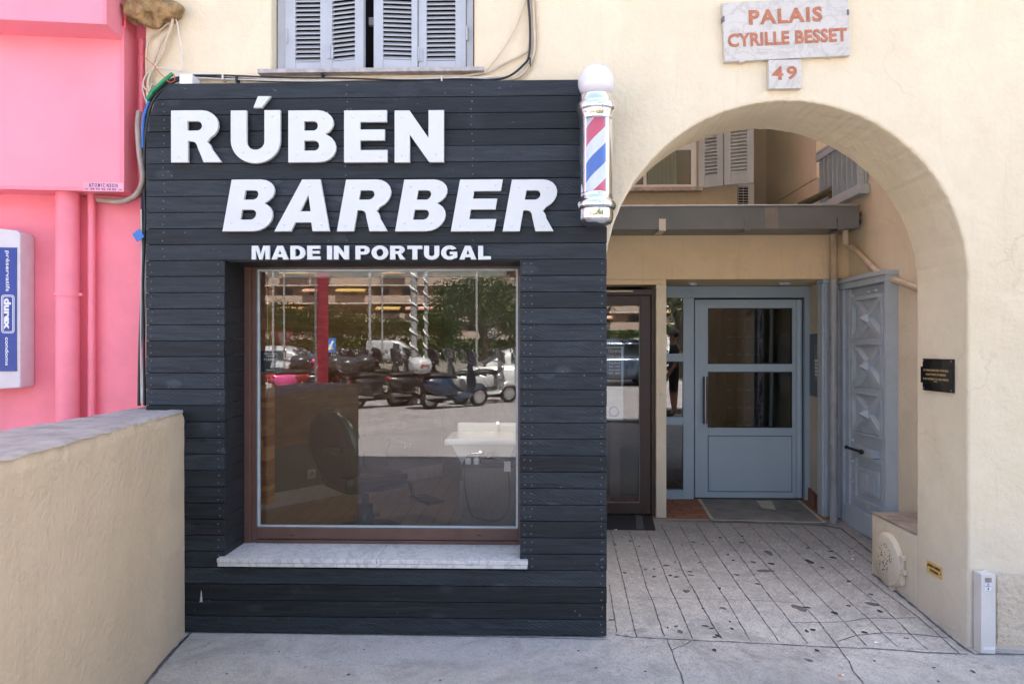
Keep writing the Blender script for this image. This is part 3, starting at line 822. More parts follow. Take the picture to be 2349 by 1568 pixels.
# ================================================================== BARBER POLE
PX, PYY = at(1367, 300, -.235).x, -.235
def pz_(py): return at(1367, py, PYY).z
zb_ = pz_(518)
bp = thing('barber_pole', 'chrome barber pole with red white and blue stripes and an opal globe on top', 'barber pole', (PX, PYY, zb_))
m = MB().ball((PX, PYY, pz_(190)), .094, 40, 24); m.build('globe', OPAL, bp)
def L_(name, pr, mat, parent=bp, n=48):
    return MB().lathe([(r_, pz_(y_)) for r_, y_ in pr], (PX, PYY, 0), n).build(name, mat, parent)
L_('top_collar', [(.06, 221), (.083, 222), (.088, 224), (.089, 238), (.090, 240), (.101, 242), (.104, 246), (.104, 253), (.101, 257), (.093, 260), (.094, 263), (.090, 266), (.091, 269), (.086, 273), (.088, 276), (.086, 279), (.05, 279)], CHROME)
L_('bottom_collar', [(.05, 446), (.086, 446), (.087, 449), (.084, 452), (.088, 455), (.089, 460), (.094, 463), (.102, 467), (.104, 472), (.103, 478), (.097, 481), (.091, 483), (.05, 483)], CHROME)
L_('end_cap', [(.089, 482), (.090, 500), (.086, 508), (.076, 514), (.055, 518), (.02, 519), (.0005, 519)], CHROME)
L_('glass_tube', [(.0855, 279), (.0855, 446)], GLASST)
def stripes():
    m, n, b = newmat('pole_stripes')
    t = nd(n, 'ShaderNodeTexCoord'); s = nd(n, 'ShaderNodeSeparateXYZ'); n.links.new(t.outputs['Object'], s.inputs[0])
    an = mathn(n, 'ARCTAN2', s.outputs[1], s.outputs[0])
    z = mathn(n, 'MULTIPLY', s.outputs[2], 1/.366)
    f = mathn(n, 'FRACT', mathn(n, 'ADD', mathn(n, 'SUBTRACT', z, mathn(n, 'MULTIPLY', an, 1/(2*PI))), 3.52))
    red = mathn(n, 'MULTIPLY', mathn(n, 'GREATER_THAN', f, .02), mathn(n, 'LESS_THAN', f, .29))
    blu = mathn(n, 'MULTIPLY', mathn(n, 'GREATER_THAN', f, .52), mathn(n, 'LESS_THAN', f, .79))
    c = mixrgb(n, red, (.70, .71, .74), (.62, .03, .06)); c = mixrgb(n, blu, c, (.03, .10, .42))
    n.links.new(c, b.inputs['Base Color']); b.inputs['Roughness'].default_value = .3
    return m
L_('striped_cylinder', [(.062, 279), (.062, 446)], stripes())
for ya_, yb_ in ((262, 244), (480, 464)): MB().box(PX-.03, PX+.03, -.235+.08, -.128, pz_(ya_), pz_(yb_)).build('mounting_bracket', STEEL, bp)

# ================================================================== PLAQUES
ang = math.radians(2.35)
def mkplaque(name, label, cx, cy, w_, h_, th, rot, mat):
    c = at(cx, cy, 0)
    fr = frame((c.x, -.002, c.z), (math.cos(rot), 0, math.sin(rot)), (-math.sin(rot), 0, math.cos(rot)))
    t = thing(name, label, 'sign', (c.x, 0, c.z))
    MB().box(-w_/2, w_/2, -h_/2, h_/2, 0, th, fr, bev=.003).build('stone_slab', mat, t)
    return t, fr
k_ = 3.74/F
t, fr = mkplaque('name_plaque', 'tilted pale marble plaque reading PALAIS CYRILLE BESSET above the arch', 1798.5, 73, 285*k_, 135.5*k_, .03, ang, PLAQ)
l = MB()
def tx(s, cx, cy, w_, h_, bold=.02, sp=1.0, th=.0325):
    text(l, s, w_*k_, h_*k_, fr @ Matrix.Translation(((cx-1798.5)*k_, -(cy-73)*k_, th-.002)), .003, bold, 0, sp)
tx('PALAIS', 1798, 38+5, 166, 34, .03, 1.15); tx('CYRILLE BESSET', 1800, 93, 270, 31, .03, 1.05)
l.build('lettering', INKR, t)
for cx, cy, ww, hh_ in ((1662, 148-8, 14, 8), (1874, 137, 14, 8)):
    pass
for cx, cy, w2, h2, mm in ((1694, 141, 6, 3, 0), (1896, 139, 6, 3, 0), (1657, 43, 2, 6, 1), (1939, 43, 2, 6, 1)):
    MB().box((cx-1798.5-w2)*k_, (cx-1798.5+w2)*k_, -(cy-73+h2)*k_, -(cy-73-h2)*k_, .0, .036, fr).build('fixing_clip', STEEL if mm else plain('clip_mortar', (.55, .5, .44), .8), t)
t, fr2 = mkplaque('number_plaque', 'small square marble house number 49 hanging under the name plaque', 1795, 176.5, 74*k_, 66*k_, .036, math.radians(.6), PLAQ)
fr = fr2; l = MB()
def t49(s, cx, w_): text(l, s, w_*k_, 31*k_, fr @ Matrix.Translation(((cx-1795)*k_, -(174-176.5)*k_, .034)), .003, .03)
t49('4', 1778, 26); t49('9', 1810, 24)
l.build('lettering', INKR, t)
# jamb signs on the right pier (plane X = jr)
JX = jr
def jf(px, py, off=0.0): p = atx(px, py, JX-off); return p
JFR = lambda p: frame(p, (0, -1, 0), (0, 0, 1))   # normal -x
a, b = jf(2121, 822), jf(2191, 898)
pl = thing('black_notice_plaque', 'glossy black notice plaque with gold lettering on the right arch pier', 'sign', (JX, (a.y+b.y)/2, b.z))
zt, zb2 = jf(2121, 822).z, jf(2121, 894).z
m = MB(); y0, y1 = a.y, b.y; W = y0-y1
m.box(JX-.012, JX-.001, y1, y0, zb2, zt); m.box(JX-.020, JX-.0125, y1+.002, y0+.007, zb2+(zt-zb2)*.24, zb2+(zt-zb2)*.75)
for yy, zz in ((y0-.012, zt-.012), (y1+.012, zt-.012), (y0-.012, zb2+.012), (y1+.012, zb2+.012)): m.ball((JX-.013, yy, zz), .006, 10, 6, 1)
m.build('plate', [BLKPL, SCREW], pl)
l = MB(); yc = (y0+y1)/2; zc_ = (zb2+zt)/2; hh2 = zt-zb2
JXo = Vector((JX-.0205, yc, 0))
for s, dz, ww, hx in (("LE TERRE-PLEIN DE L'IMMEUBLE", .145, .82, .07), ('ETANT PARTIE COMMUNE', .015, .66, .07), ("IL EST INTERDIT DE L'ENCOMBRER", -.125, .84, .07), ('MERCI', -.20, .12, .035)):
    text(l, s, W*ww, hh2*hx*.9, frame((JX-.0208, yc, zc_+dz*hh2), (0, -1, 0), (0, 0, 1)), .0008, .015)
l.build('lettering', GOLD, pl)
a = jf(2127.5, 1283); b = jf(2161.5, 1300)
yz = thing('yellow_notice', 'small yellow plate reading GAINE POMPIER STOCKAGE low on the arch pier', 'sign', (JX, a.y, a.z))
zt = jf(2127.5, 1283).z; zb2 = jf(2127.5, 1310).z
MB().box(JX-.004, JX-.001, b.y, a.y, zb2, zt).build('plate', YEL, yz)
l = MB(); yc = (a.y+b.y)/2; W = a.y-b.y; zc_ = (zt+zb2)/2
text(l, 'GAINE POMPIER', W*.84, .016, frame((JX-.0045, yc, zc_+.014), (0, -1, 0), (0, 0, 1)), .0008, .03)
text(l, 'STOCKAGE', W*.56, .016, frame((JX-.0045, yc, zc_-.013), (0, -1, 0), (0, 0, 1)), .0008, .03)
for yy, zz in ((a.y-.008, zc_+.005), (b.y+.008, zc_-.006)): l.ball((JX-.0045, yy, zz), .004, 8, 6)
l.build('lettering', INK, yz)

# ================================================================== ARCH PASSAGE
# gas box
a, b = at(2238, 1318, 0), at(2283, 1494, 0)
gx0, gx1 = at(2251, 1400, -.075).x, at(2284, 1400, -.075).x; gzt = at(2265, 1316, -.075).z; gzb = gz(gx0, 0)-.01
gb_ = thing('gas_meter_box', 'narrow upright pale gas supply box standing against the facade at the right edge', 'utility box', (gx0, -.04, gzb))
MB().box(gx0, gx1, -.075, -.0085, gzb, gzt, bev=.004).build('cabinet', GASB, gb_)
m = MB(); cx_ = (gx0+gx1)/2-.002
for i in range(6):
    for j in range(4):
        m.lathe([(.0001, .001), (.0026, .001)], (0, 0, 0), 6, 0, Matrix.Translation((cx_-.015+i*.006, -.0755, gzt-.022-j*.0062)) @ Matrix.Rotation(PI/2, 4, 'X'))
m.build('vent_holes', INK, gb_)
m = MB().box(cx_-.0165, cx_+.0165, -.0765, -.0752, gzt-.086, gzt-.046)
lb = m.build('label_plate', WHITE, gb_)
m = MB(); 
for s, dz, ww in (('Gaz', -.050, .016), ('de', -.0565, .008), ('France', -.064, .028)): text(m, s, ww, .006, frame((cx_, -.0768, gzt+dz), (1, 0, 0), (0, 0, 1)), .0004, .01)
m.add([(-.003, -.006, 0), (.003, -.006, 0), (.0035, 0, 0), (0, .008, 0), (-.0035, 0, 0)], [(0, 1, 2, 3, 4)], 0, frame((cx_, -.0772, gzt-.077), (1, 0, 0), (0, 0, 1)))
m.build('lettering', NAVY, lb)
MB().box(gx0+.012, gx1-.003, -.0765, -.0752, gzb+.03, gzb+.046).build('blank_label', WHITE, gb_)
p = Vector((gx0+.03, -.045, gzt+.004)); m = MB().box(-.02, .02, -.004, .004, 0, .0015, Matrix.Translation(p) @ Matrix.Rotation(.5, 4, 'Z') @ Matrix.Rotation(-.25, 4, 'Y'))
tag(m.build('paper_scrap', WHITE), 'crumpled white paper scrap lying on top of the gas box', 'litter')

# bench-like ledge with round cover
by0, by1 = .503, atx(2000.5, 1300, JX).y
lz = .5*(atx(2001, 1176, JX).z+atx(2104, 1219, JX).z)
WX = 2.78
ld = thing('plastered_ledge', 'low plastered ledge with brown worn top beside the carved door', 'ledge', (JX, (by0+by1)/2, 0))
m = MB(); m.box(JX-.002, WX-.001, by0-.003, by1, -.15, lz-.014, bev=.008); m.build('ledge_body', CREAM, ld)
MB().box(JX-.006, WX-.001, by0, by1+.004, lz-.0135, lz, bev=.004).build('ledge_top', plain('worn_brown_top', (.29, .235, .195), .8, var=.35, scale=9), ld)
cc = atx(2043, 1283, JX); rc = .5*(atx(2043, 1224, JX).z-atx(2043, 1342, JX).z)
cv = thing('round_access_cover', 'round plastered access cover with drilled holes on the side of the low ledge', 'cover', (JX, cc.y, cc.z))
fr = frame((JX-.004, cc.y, cc.z), (0, -1, 0), (0, 0, 1))
m = MB(); m.lathe([(rc*1.04, 0), (rc*1.05, .012), (rc*.98, .016), (rc*.965, .028), (rc*.94, .031), (rc*.2, .032), (.0005, .032)], (0, 0, 0), 44, 0, fr)
m.build('lid', CREAM, cv)
m = MB(); random.seed(9)
for i in range(60):
    a_ = random.uniform(0, 2*PI); q = rc*.52*math.sqrt(random.random()); x_, y_ = q*math.cos(a_), q*1.2*math.sin(a_)
    m.lathe([(.0042, .0332), (.0040, .0325), (.0001, .0325)], (x_, y_, 0), 8, 0, fr)
tag(m.build('drain_holes', plain('hole_dark', (.12, .11, .10), .9), cv), kind='stuff')
for (x_, y_, w2, h2) in ((rc*1.0, rc*.38, .05, .03), (rc*1.08, -rc*.12, .06, .03), (rc*1.0, -rc*.45, .03, .06), (rc*.3, -rc*1.02, .05, .03)): MB().box(x_-w2/2, x_+w2/2, y_-h2/2, y_+h2/2, 0, .026, fr, bev=.004).build('hinge_lug', CREAM, cv)

# passage side walls, beam, post
mz = MB()
mz.box(WX, WX+.4, .505, 5.0, -.2, 3.2)            # right wall
pw = tag(mz.build('passage_wall', OCHRE2), 'ochre plaster side wall of the passage with the carved door and drain pipe', 'wall')
BYY = 2.22
bz = at(1700, 640, BYY).z
bt = at(1700, 480, 1.95).z
bx0 = .46
m = MB()
m.box(bx0, WX-.001, BYY, BYY+.30, bz, bt-.02, bev=.004); 
pb = at(1527, 652, BYY)
m.box(bx0, at(1528.5, 700, BYY).x, BYY+.012, BYY+.29, pb.z, bz-.0015)
bmn = thing('lintel_beam', 'deep ochre plaster beam spanning the passage over both doors', 'beam', (1.6, BYY, bz))
m.build('beam_face', OCHRE, bmn)
m = MB(); m.box(at(1528.5, 700, BYY).x+.002, WX-.001, BYY+.302, 3.6, bz+.008, bz+.25); m.build('soffit', OCHRE, bmn)
# post
pa, pb_ = at(1505, 900, BYY).x, at(1528.5, 900, BYY).x
m = MB().box(pa, pb_, BYY-.005, BYY+.16, .05, pb.z-.002, bev=.006); m.box(pa+.030, pb_-.022, BYY-.009, BYY-.0055, .06, pb.z-.02, bev=.0015)
tag(m.build('door_post', PALE), 'worn cream post between the brown shop door and the grey blue entrance', 'post')
p = at(1517, 904, BYY-.01); MB().ball((p.x, BYY-.009, p.z), .012, 14, 8, sc=(1, .5, 1)).build('old_bell_stud', PALE)
tag(bpy.data.objects['old_bell_stud'], 'small painted-over round stud halfway up the cream post', 'stud')
# left side wall of the passage (shop side)
lw = MB(); lw.box(.30, bx0-.003, .505, BYY+.3, -.1, 3.4); lw.box(bx0, .62, BYY+.301, 3.1, -.1, 3.0)
tag(lw.build('shop_side_wall', OCHRE), 'ochre wall closing the left side of the passage behind the black shopfront', 'wall')

# brown shop door
sdx0, sdx1 = bx0+.002, pa-.003
sd_ = thing('glazed_shop_door', 'dark brown glazed shop door half hidden behind the black plank corner', 'door', ((sdx0+sdx1)/2, BYY+.05, .07))
dtop = at(1450, 664, BYY+.05).z
Y = BYY+.05
g0x, g1x = at(1370, 900, Y).x, at(1468, 900, Y).x; g1z, g0z = at(1430, 701, Y).z, at(1430, 1152, Y).z
jx = at(1493, 900, Y).x
m = MB()
m.box(jx+.002, sdx1, Y-.02, Y+.07, .07, dtop, bev=.003); m.box(sdx0, jx+.001, Y-.02, Y+.07, dtop-.05, dtop, bev=.003)
m.build('door_frame', DBROWN, sd_)
m = MB(); lt = dtop-.055
m.box(g1x, jx-.003, Y-.008, Y+.04, .095, lt, bev=.003); m.box(sdx0, g0x, Y-.008, Y+.04, .095, lt, bev=.003)
m.box(g0x, g1x, Y-.008, Y+.04, g1z, lt, bev=.002); m.box(g0x, g1x, Y-.008, Y+.04, .095, g0z, bev=.002)
lf = m.build('door_leaf', DBROWN, sd_)
m = MB(); q = .007
m.box(g0x, g1x, Y+.001, Y+.010, g0z, g0z+q); m.box(g1x-q, g1x, Y+.001, Y+.010, g0z+q, g1z); m.build('gasket', plain('grey_gasket', (.2, .19, .18), .5), lf)
hzg = (g1z-g0z)/2; dy = math.tan(math.radians(.7))*hzg
m = MB().quad((g0x, Y+.012+dy, g0z), (g1x, Y+.012+dy, g0z), (g1x, Y+.012-dy, g1z), (g0x, Y+.012-dy, g1z)); m.build('glass_pane', GLASS, lf)
p0, p1 = at(1380, 665, Y-.03), at(1452, 669, Y-.03); MB().box(p0.x, p1.x, Y-.035, Y-.0205, p1.z-.002, p1.z+.012).build('closer_bar', CABW, sd_)
# opening hours poster inside the shop door glass
a, b = at(1391, 795, Y+.03), at(1430, 963, Y+.03)
m = MB().box(a.x-.09, b.x, Y+.03, Y+.032, b.z, a.z)
m.box(a.x-.09, b.x-.02, Y+.0285, Y+.0299, b.z+.30, a.z-.01, mi=2)
text(m, 'Horaires', .12, .035, FRONT((b.x-.075, Y+.0283, a.z-.035)), .0006, .01, 1, shear=.3)
for i, s in enumerate(('Lundi - Jeudi', '9h00 - 19h00', 'Vendredi', '9h00 - 19h00', 'Samedi', '9h00 - 18h00')): text(m, s, .10, .014, FRONT((b.x-.08, Y+.0283, a.z-.085-.03*i)), .0006, .01, 1)
m.lathe([(.05, .001), (.034, .001)], (0, 0, 0), 28, 3, FRONT((b.x-.085, Y+.0285, b.z+.075)))
tag(m.build('opening_hours_poster', [plain('poster_paper', (.45, .52, .55), .6), plain('poster_ink', (.5, .5, .5), .6), plain('poster_brown', (.12, .085, .07), .6), BLUE]), 'opening hours poster with blue ring behind the brown shop door glass', 'poster')

# grey-blue entrance unit
EY = 2.97
eu = thing('entrance_door_unit', 'grey blue aluminium entrance with side light and part glazed door', 'door', (at(1700, 1140, EY).x, EY, .075))
def EX(px): return at(px, 900, EY).x
def EZ(py): return at(1700, py, EY).z
zb3, ztop = .079, EZ(657)
m = MB()
m.box(EX(1524), EX(1857), EY-.03, EY+.05, EZ(683), ztop, bev=.002)         # head
m.box(EX(1566), EX(1590.5), EY-.03, EY+.05, zb3, EZ(683)-.001, bev=.002)    # mullion
m.box(EX(1842), EX(1857), EY-.045, EY+.05, zb3, EZ(683)-.001, bev=.002)
for ya, yb in ((811, 828.5), (956, 973.5), (1122.5, 1147)): m.box(EX(1524), EX(1566)-.001, EY-.028, EY+.05, EZ(yb) if yb < 1140 else zb3, EZ(ya))
fr_ = m.build('door_frame', GREYB, eu)
m = MB(); m.box(EX(1590.5)+.001, EX(1842)-.001, EY+.01, EY+.05, zb3, EZ(683)-.002); m.build('shadow_gap', DARK, eu)
m.f and None
# remove backing behind the glazed part: build leaf in pieces instead
bpy.data.objects.remove(bpy.data.objects['shadow_gap'])
m = MB()
m.box(EX(1590.5)+.0005, EX(1592.5), EY+.005, EY+.05, zb3, EZ(683)-.002); m.box(EX(1839.5), EX(1842)-.0005, EY+.005, EY+.05, zb3, EZ(683)-.002); m.box(EX(1592.5), EX(1839.5), EY+.005, EY+.05, EZ(687), EZ(683)-.002)
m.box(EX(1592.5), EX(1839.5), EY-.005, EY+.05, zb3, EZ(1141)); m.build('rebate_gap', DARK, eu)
m = MB(); l0, l1 = EX(1593), EX(1839); a0, a1 = EX(1622.5), EX(1815.5)
m.box(l0, a0, EY-.022, EY+.03, EZ(1140), EZ(687.5), bev=.002); m.box(a1, EX(1824), EY-.022, EY+.03, EZ(1140), EZ(687.5), bev=.002)
m.tube([(EX(1831.5), EY-.012, EZ(1139)), (EX(1831.5), EY-.012, EZ(688))], .030, 20)
for ya, yb in ((687.5, 706.5), (834.5, 852), (980, 998), (1126.5, 1140)): m.box(a0, a1, EY-.0215, EY+.03, EZ(yb), EZ(ya))
m.box(a0+.007, a1-.007, EY-.0215, EY+.02, EZ(1126.5)+.007, EZ(998)-.007)
dl = m.build('door_leaf', GREYB, eu)
m = MB()
m.box(a0, a1, EY-.012, EY+.01, EZ(1126.5), EZ(998)); m.build('panel_groove', DARK, dl)
for ya, yb in ((706.5, 834.5), (852, 980)):
    m = MB(); q = .008
    m.box(a0, a1, EY-.018, EY, EZ(ya)-q, EZ(ya)); m.box(a0, a1, EY-.018, EY, EZ(yb), EZ(yb)+q); m.box(a0, a0+q, EY-.018, EY, EZ(yb)+q, EZ(ya)-q); m.box(a1-q, a1, EY-.018, EY, EZ(yb)+q, EZ(ya)-q)
    gk = m.build('gasket', RUBBER, dl)
DT = math.tan(math.radians(.98))
def epane(x0, x1, z0_, z1_, parent, y=EY-.008):
    h = (z1_-z0_)/2
    o = MB().quad((x0, y+h*DT, z0_), (x1, y+h*DT, z0_), (x1, y-h*DT, z1_), (x0, y-h*DT, z1_)).build('glass_pane', GLASSD, parent)
    return o
epane(a0, a1, EZ(834.5), EZ(706.5), dl); epane(a0, a1, EZ(980), EZ(852), dl)
for ya, yb in ((683.5, 811), (828.5, 956), (973.5, 1122.5)): epane(EX(1524), EX(1566), EZ(yb), EZ(ya), fr_)
hx = EX(1613.5); m = MB().tube([(hx, EY-.075, EZ(970)), (hx, EY-.075, EZ(863))], .021, 18)
for yy in (880, 955): m.tube([(hx, EY-.075, EZ(yy)), (hx, EY-.018, EZ(yy))], .008, 8)
m.build('pull_handle', STEEL, dl)
# hallway behind
m = MB()
hx0, hx1 = .9, 3.1
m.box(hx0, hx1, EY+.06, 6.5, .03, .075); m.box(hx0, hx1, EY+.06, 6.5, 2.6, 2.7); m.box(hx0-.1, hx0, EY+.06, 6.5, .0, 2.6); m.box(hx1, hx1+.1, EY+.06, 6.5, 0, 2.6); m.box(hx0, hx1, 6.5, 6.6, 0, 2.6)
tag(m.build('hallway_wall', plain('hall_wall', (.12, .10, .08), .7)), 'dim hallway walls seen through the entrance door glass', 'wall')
mb_ = thing('letterbox_bank', 'dark wooden bank of letterboxes inside behind the entrance door glass', 'letterboxes', (1.95, 4.0, .6))
m = MB(); mx0, mx1 = at(1662, 900, 4.0).x, at(1748, 900, 4.0).x
m.box(mx0, mx1, 4.0, 4.3, .5, 2.0); m.build('casing', plain('letterbox_wood', (.06, .03, .022), .4), mb_)
for i in range(4):
    for j in range(7):
        w2 = (mx1-mx0)/4; xx = mx0+i*w2; zz = .55+j*.2
        MB().box(xx+.008, xx+w2-.008, 3.985, 3.999, zz, zz+.185, bev=.002).box(xx+.02, xx+w2-.02, 3.981, 3.9845, zz+.13, zz+.145, mi=1).build('letterbox_door', [plain('letterbox_wood', (.06, .03, .022), .4), STEEL], mb_)

# side wall strip with intercom (angled)
P1 = at(1857.5, 900, EY-.04); P2 = at(1889, 900, 2.36)
dirv = Vector((P2.x-P1.x, P2.y-P1.y, 0)); Lw = dirv.length; dirv.normalize()
FRI = frame((P1.x, P1.y, 0), dirv, (0, 0, 1))
m = MB().box(0, Lw+.01, .07, bz-.003, -.10, 0, FRI); 
tag(m.build('entrance_side_wall', PALE), 'narrow stained plaster wall between the entrance and the moulded jamb', 'wall')
ic = thing('intercom_panel', 'grey steel intercom plate with keypad right of the entrance door', 'intercom', (P1.x, P1.y, 1.2))
zt_, zb_i = hitp(1860, 766, P1, FRI.col[2].xyz).z, hitp(1860, 906, P1, FRI.col[2].xyz).z
m = MB().box(.02, Lw-.03, zb_i, zt_, .001, .006, FRI); m.build('plate', plain('intercom_steel', (.16, .18, .20), .35, .7), ic)
m = MB().box(.30*Lw+.1, Lw-.08, zb_i+.16, zt_-.1, .0062, .016, FRI, bev=.003); kp = m.build('keypad', plain('intercom_grey', (.23, .24, .25), .4), ic)
m = MB()
for i in range(3):
    for j in range(5): m.box(Lw*.3+.14+i*.045, Lw*.3+.17+i*.045, zb_i+.20+j*.032, zb_i+.22+j*.032, .0162, .019, FRI)
m.build('keys', WHITE, kp)
m = MB().box(0.0, Lw, .079, .20, .001, .018, FRI); tag(m.build('skirting_tile', TERR), 'terracotta skirting tiles at the foot of the intercom wall', 'skirting')

# jamb moulding left of pipe
m = MB(); jy = 2.30
for i, (a_, b_, d) in enumerate(((1886, 1891, .0), (1891, 1896, -.02), (1896, 1900, -.008), (1900, 1905, -.03))):
    m.box(at(a_, 900, jy).x+.0005, at(b_, 900, jy).x, jy+d, jy+.10, .06, at(1895, 650, jy).z, bev=.003)
m.box(at(1883, 900, jy).x, at(1906, 900, jy).x, jy-.045, jy+.09, at(1895, 650, jy).z+.001, at(1895, 638, jy).z, bev=.004)
tag(m.build('moulded_jamb', GREYW), 'grey painted moulded jamb left of the drain pipe', 'jamb')
# drain pipe
dpx = at(1912.5, 900, 2.13).x; 
dp = thing('drain_pipe', 'grey weathered vertical drain pipe beside the carved door', 'pipe', (dpx, 2.13, .06))
zj = at(1912, 642, 2.13).z
MB().tube([(dpx, 2.13, .05), (dpx, 2.13, zj)], .033, 18).build('lower_pipe', DRAIN, dp)
MB().tube([(dpx, 2.13, zj+.002), (dpx, 2.13, at(1912, 524, 2.13).z+.02)], .031, 18).build('upper_pipe', DRAINB, dp)
for py in (1150, 1008): MB().tube([(dpx, 2.13, at(1912, py, 2.13).z), (dpx, 2.13, at(1912, py-9, 2.13).z)], .038, 18).build('pipe_collar', DRAIN, dp)
# curved waste pipe
zc7 = lambda x, y: ((2400+x/1.807)/1.7437, (450+y/1.807)/1.7437)
pts = [at(*zc7(1775, 850), 2.0), at(*zc7(1776, 935), 2.0)]+[atx(*zc7(x, y), 2.745) for x, y in ((1800, 975), (1865, 1008), (1925, 1075), (2005, 1150), (2090, 1200), (2190, 1230), (2295, 1272), (2400, 1310))]
pts[2] = pts[2].lerp(pts[1], .4)
def smooth(pts, k=6):
    out = []
    for i in range(len(pts)-1):
        p0, p1, p2, p3 = pts[max(i-1, 0)], pts[i], pts[i+1], pts[min(i+2, len(pts)-1)]
        for j in range(k):
            t_ = j/k
            out.append(.5*((2*p1)+(p2-p0)*t_+(2*p0-5*p1+4*p2-p3)*t_*t_+(3*p1-p0-3*p2+p3)*t_**3))
    out.append(pts[-1]); return out
wp = thing('waste_pipe', 'curved cream waste pipe running down from the gutter over the carved door', 'pipe', pts[0])
MB().tube(smooth(pts), .024, 14).build('pipe_run', plain('cream_pipe', (.52, .43, .32), .5, var=.15), wp)
sp = smooth(pts)
for i in (14, 26, 38): MB().tube([sp[i], sp[i+1]], .0285, 14).build('pipe_collar', plain('cream_pipe', (.5, .42, .3), .5), wp)
MB().lathe([(.021, 0), (.026, .05), (.032, .10)], pts[0]-Vector((0, 0, .01)), 16).build('outlet_cup', ZINC, wp)

# gutter fascia
GYF = 1.90
gu = thing('zinc_gutter', 'long grey zinc box gutter crossing the passage above the beam', 'gutter', (1.6, GYF, at(1700, 525, GYF).z))
gx_0, gx_1 = .50, at(1971, 500, GYF).x
zb5, zt5 = at(1700, 525, GYF).z, at(1700, 472, GYF).z
m = MB().box(gx_0, gx_1, GYF, BYY-.003, zb5, zt5); m.build('gutter_trough', ZINC, gu)
m = MB().tube([(gx_0, GYF-.006, zt5), (gx_1+.003, GYF-.006, zt5)], .009, 10); m.build('rolled_edge', plain('zinc_edge', (.32, .33, .35), .35, .6), gu)
jx2 = at(1754, 500, GYF).x
MB().box(jx2, jx2+.11, GYF-.0035, GYF-.0005, zb5+.001, zt5-.012).build('joint_strip', plain('zinc_joint', (.24, .235, .24), .38, .5), gu)
for px_, mt in ((1519, CABL), (1715, ZINC), (1928, ZINC)):
    x_ = at(px_, 520, GYF).x; MB().box(x_-.028, x_+.028, GYF-.010, GYF-.0042, zb5-.01, zb5+.085).box(x_-.028, x_+.028, GYF-.01, GYF+.2, zb5-.014, zb5-.0105).build('clip', mt, gu)
# ceiling spots
for px_ in (1588, 1800):
    p = at(px_, 655, 2.62)
    m = MB().lathe([(.001, -.022), (.035, -.022), (.048, -.014), (.05, .0)], (p.x, 2.62, bz+.006), 24)
    tag(m.build('ceiling_spot', WHITE), ('white round soffit spot above the side light' if px_ < 1700 else 'white round soffit spot above the entrance door leaf'), 'spotlight', 'soffit spots over the entrance')

# carved door on the right wall, plane X = DX
DX = 2.72
cdo = thing('carved_door', 'old grey carved wooden door with three crossed panels and pyramid studs', 'door', (DX, 1.8, .03))
def du(px): return atx(px, 900, DX).y
def dz(px, py): return atx(px, py, DX).z
yF0, yF1, yL0, yL1 = du(1921), du(2042), du(1945), du(2031)      # far ... near
FD = frame((DX, yF0, 0), (0, -1, 0), (0, 0, 1))                  # u towards the street, w out (-x)
U = lambda px: yF0-du(px)
dtopz = dz(1945, 663)
m = MB()
for (a_, b_, d) in ((1921, 1929, .03), (1929, 1937, .012), (1937, 1945, -.01), (2031, 2036, 0.0), (2036, 2042, .03)):
    m.box(U(a_)+.0005, U(b_)-.0005, .03, dtopz, -.06, d, FD, bev=.004)
ctop = dz(1925, 641)
m.box(U(1921)-.005, U(2042)+.004, dtopz+.001, dtopz+(ctop-dtopz)*.5, -.06, .036, FD, bev=.005); m.box(U(1921)-.012, U(2042)+.008, dtopz+(ctop-dtopz)*.5+.001, ctop-.01, -.06, .052, FD, bev=.008)
m.build('door_frame', GREYW, cdo)
m = MB(); u0, u1 = U(1945), U(2031)
m.box(u0, u1, .03, dtopz-.004, -.06, -.03, FD)
leaf = m.build('door_leaf', GREYW, cdo)
# relief squares
zs = [dz(1955, y) for y in (682, 783, 892, 991)]
ua, ub = U(1953), U(2026)
for k in range(3):
    zt6, zb6 = zs[k], zs[k+1]; m = MB()
    t6 = .032
    m.box(ua, ub, zt6-t6, zt6, -.029, .008, FD, bev=.004); m.box(ua, ub, zb6, zb6+t6*.6, -.029, .008, FD, bev=.004)
    m.box(ua, ua+t6, zb6+t6*.6, zt6-t6, -.029, .007, FD, bev=.004); m.box(ub-t6*1.3, ub, zb6+t6*.6, zt6-t6, -.029, .007, FD, bev=.004)
    cu_, cz_ = (ua+ub)/2, (zt6+zb6)/2
    for sgn in (1, -1):
        dx_, dz_ = (ub-ua)/2-t6*.6, sgn*((zt6-zb6)/2-t6*.6)
        ll = math.hypot(dx_, dz_)-.012; an = math.atan2(dz_, dx_)
        R = FD @ Matrix.Translation((cu_, cz_, 0)) @ Matrix.Rotation(an, 4, 'Z')
        m.add([(-ll, -.036, -.029), (ll, -.036, -.029), (ll, .036, -.029), (-ll, .036, -.029), (-ll, -.020, .006), (ll, -.020, .006), (ll, .020, .006), (-ll, .020, .006)], [(4, 5, 6, 7), (0, 1, 5, 4), (2, 3, 7, 6), (3, 0, 4, 7), (1, 2, 6, 5)], 0, R)
    s_ = .048
    m.add([(cu_-s_, cz_-s_, -.009), (cu_+s_, cz_-s_, -.009), (cu_+s_, cz_+s_, -.009), (cu_-s_, cz_+s_, -.009), (cu_, cz_, .058)], [(0, 1, 4), (1, 2, 4), (2, 3, 4), (3, 0, 4)], 0, FD)
    m.build('crossed_panel', GREYW, leaf)
m = MB()
def stud(u, z, s_=.017): m.add([(u-s_, z-s_, -.030), (u+s_, z-s_, -.030), (u+s_, z+s_, -.030), (u-s_, z+s_, -.030), (u, z, -.004)], [(0, 1, 4), (1, 2, 4), (2, 3, 4), (3, 0, 4)], 0, FD)
for i in range(10): stud(u0+.022, dtopz-.06-i*(dtopz-.45)/9.2)
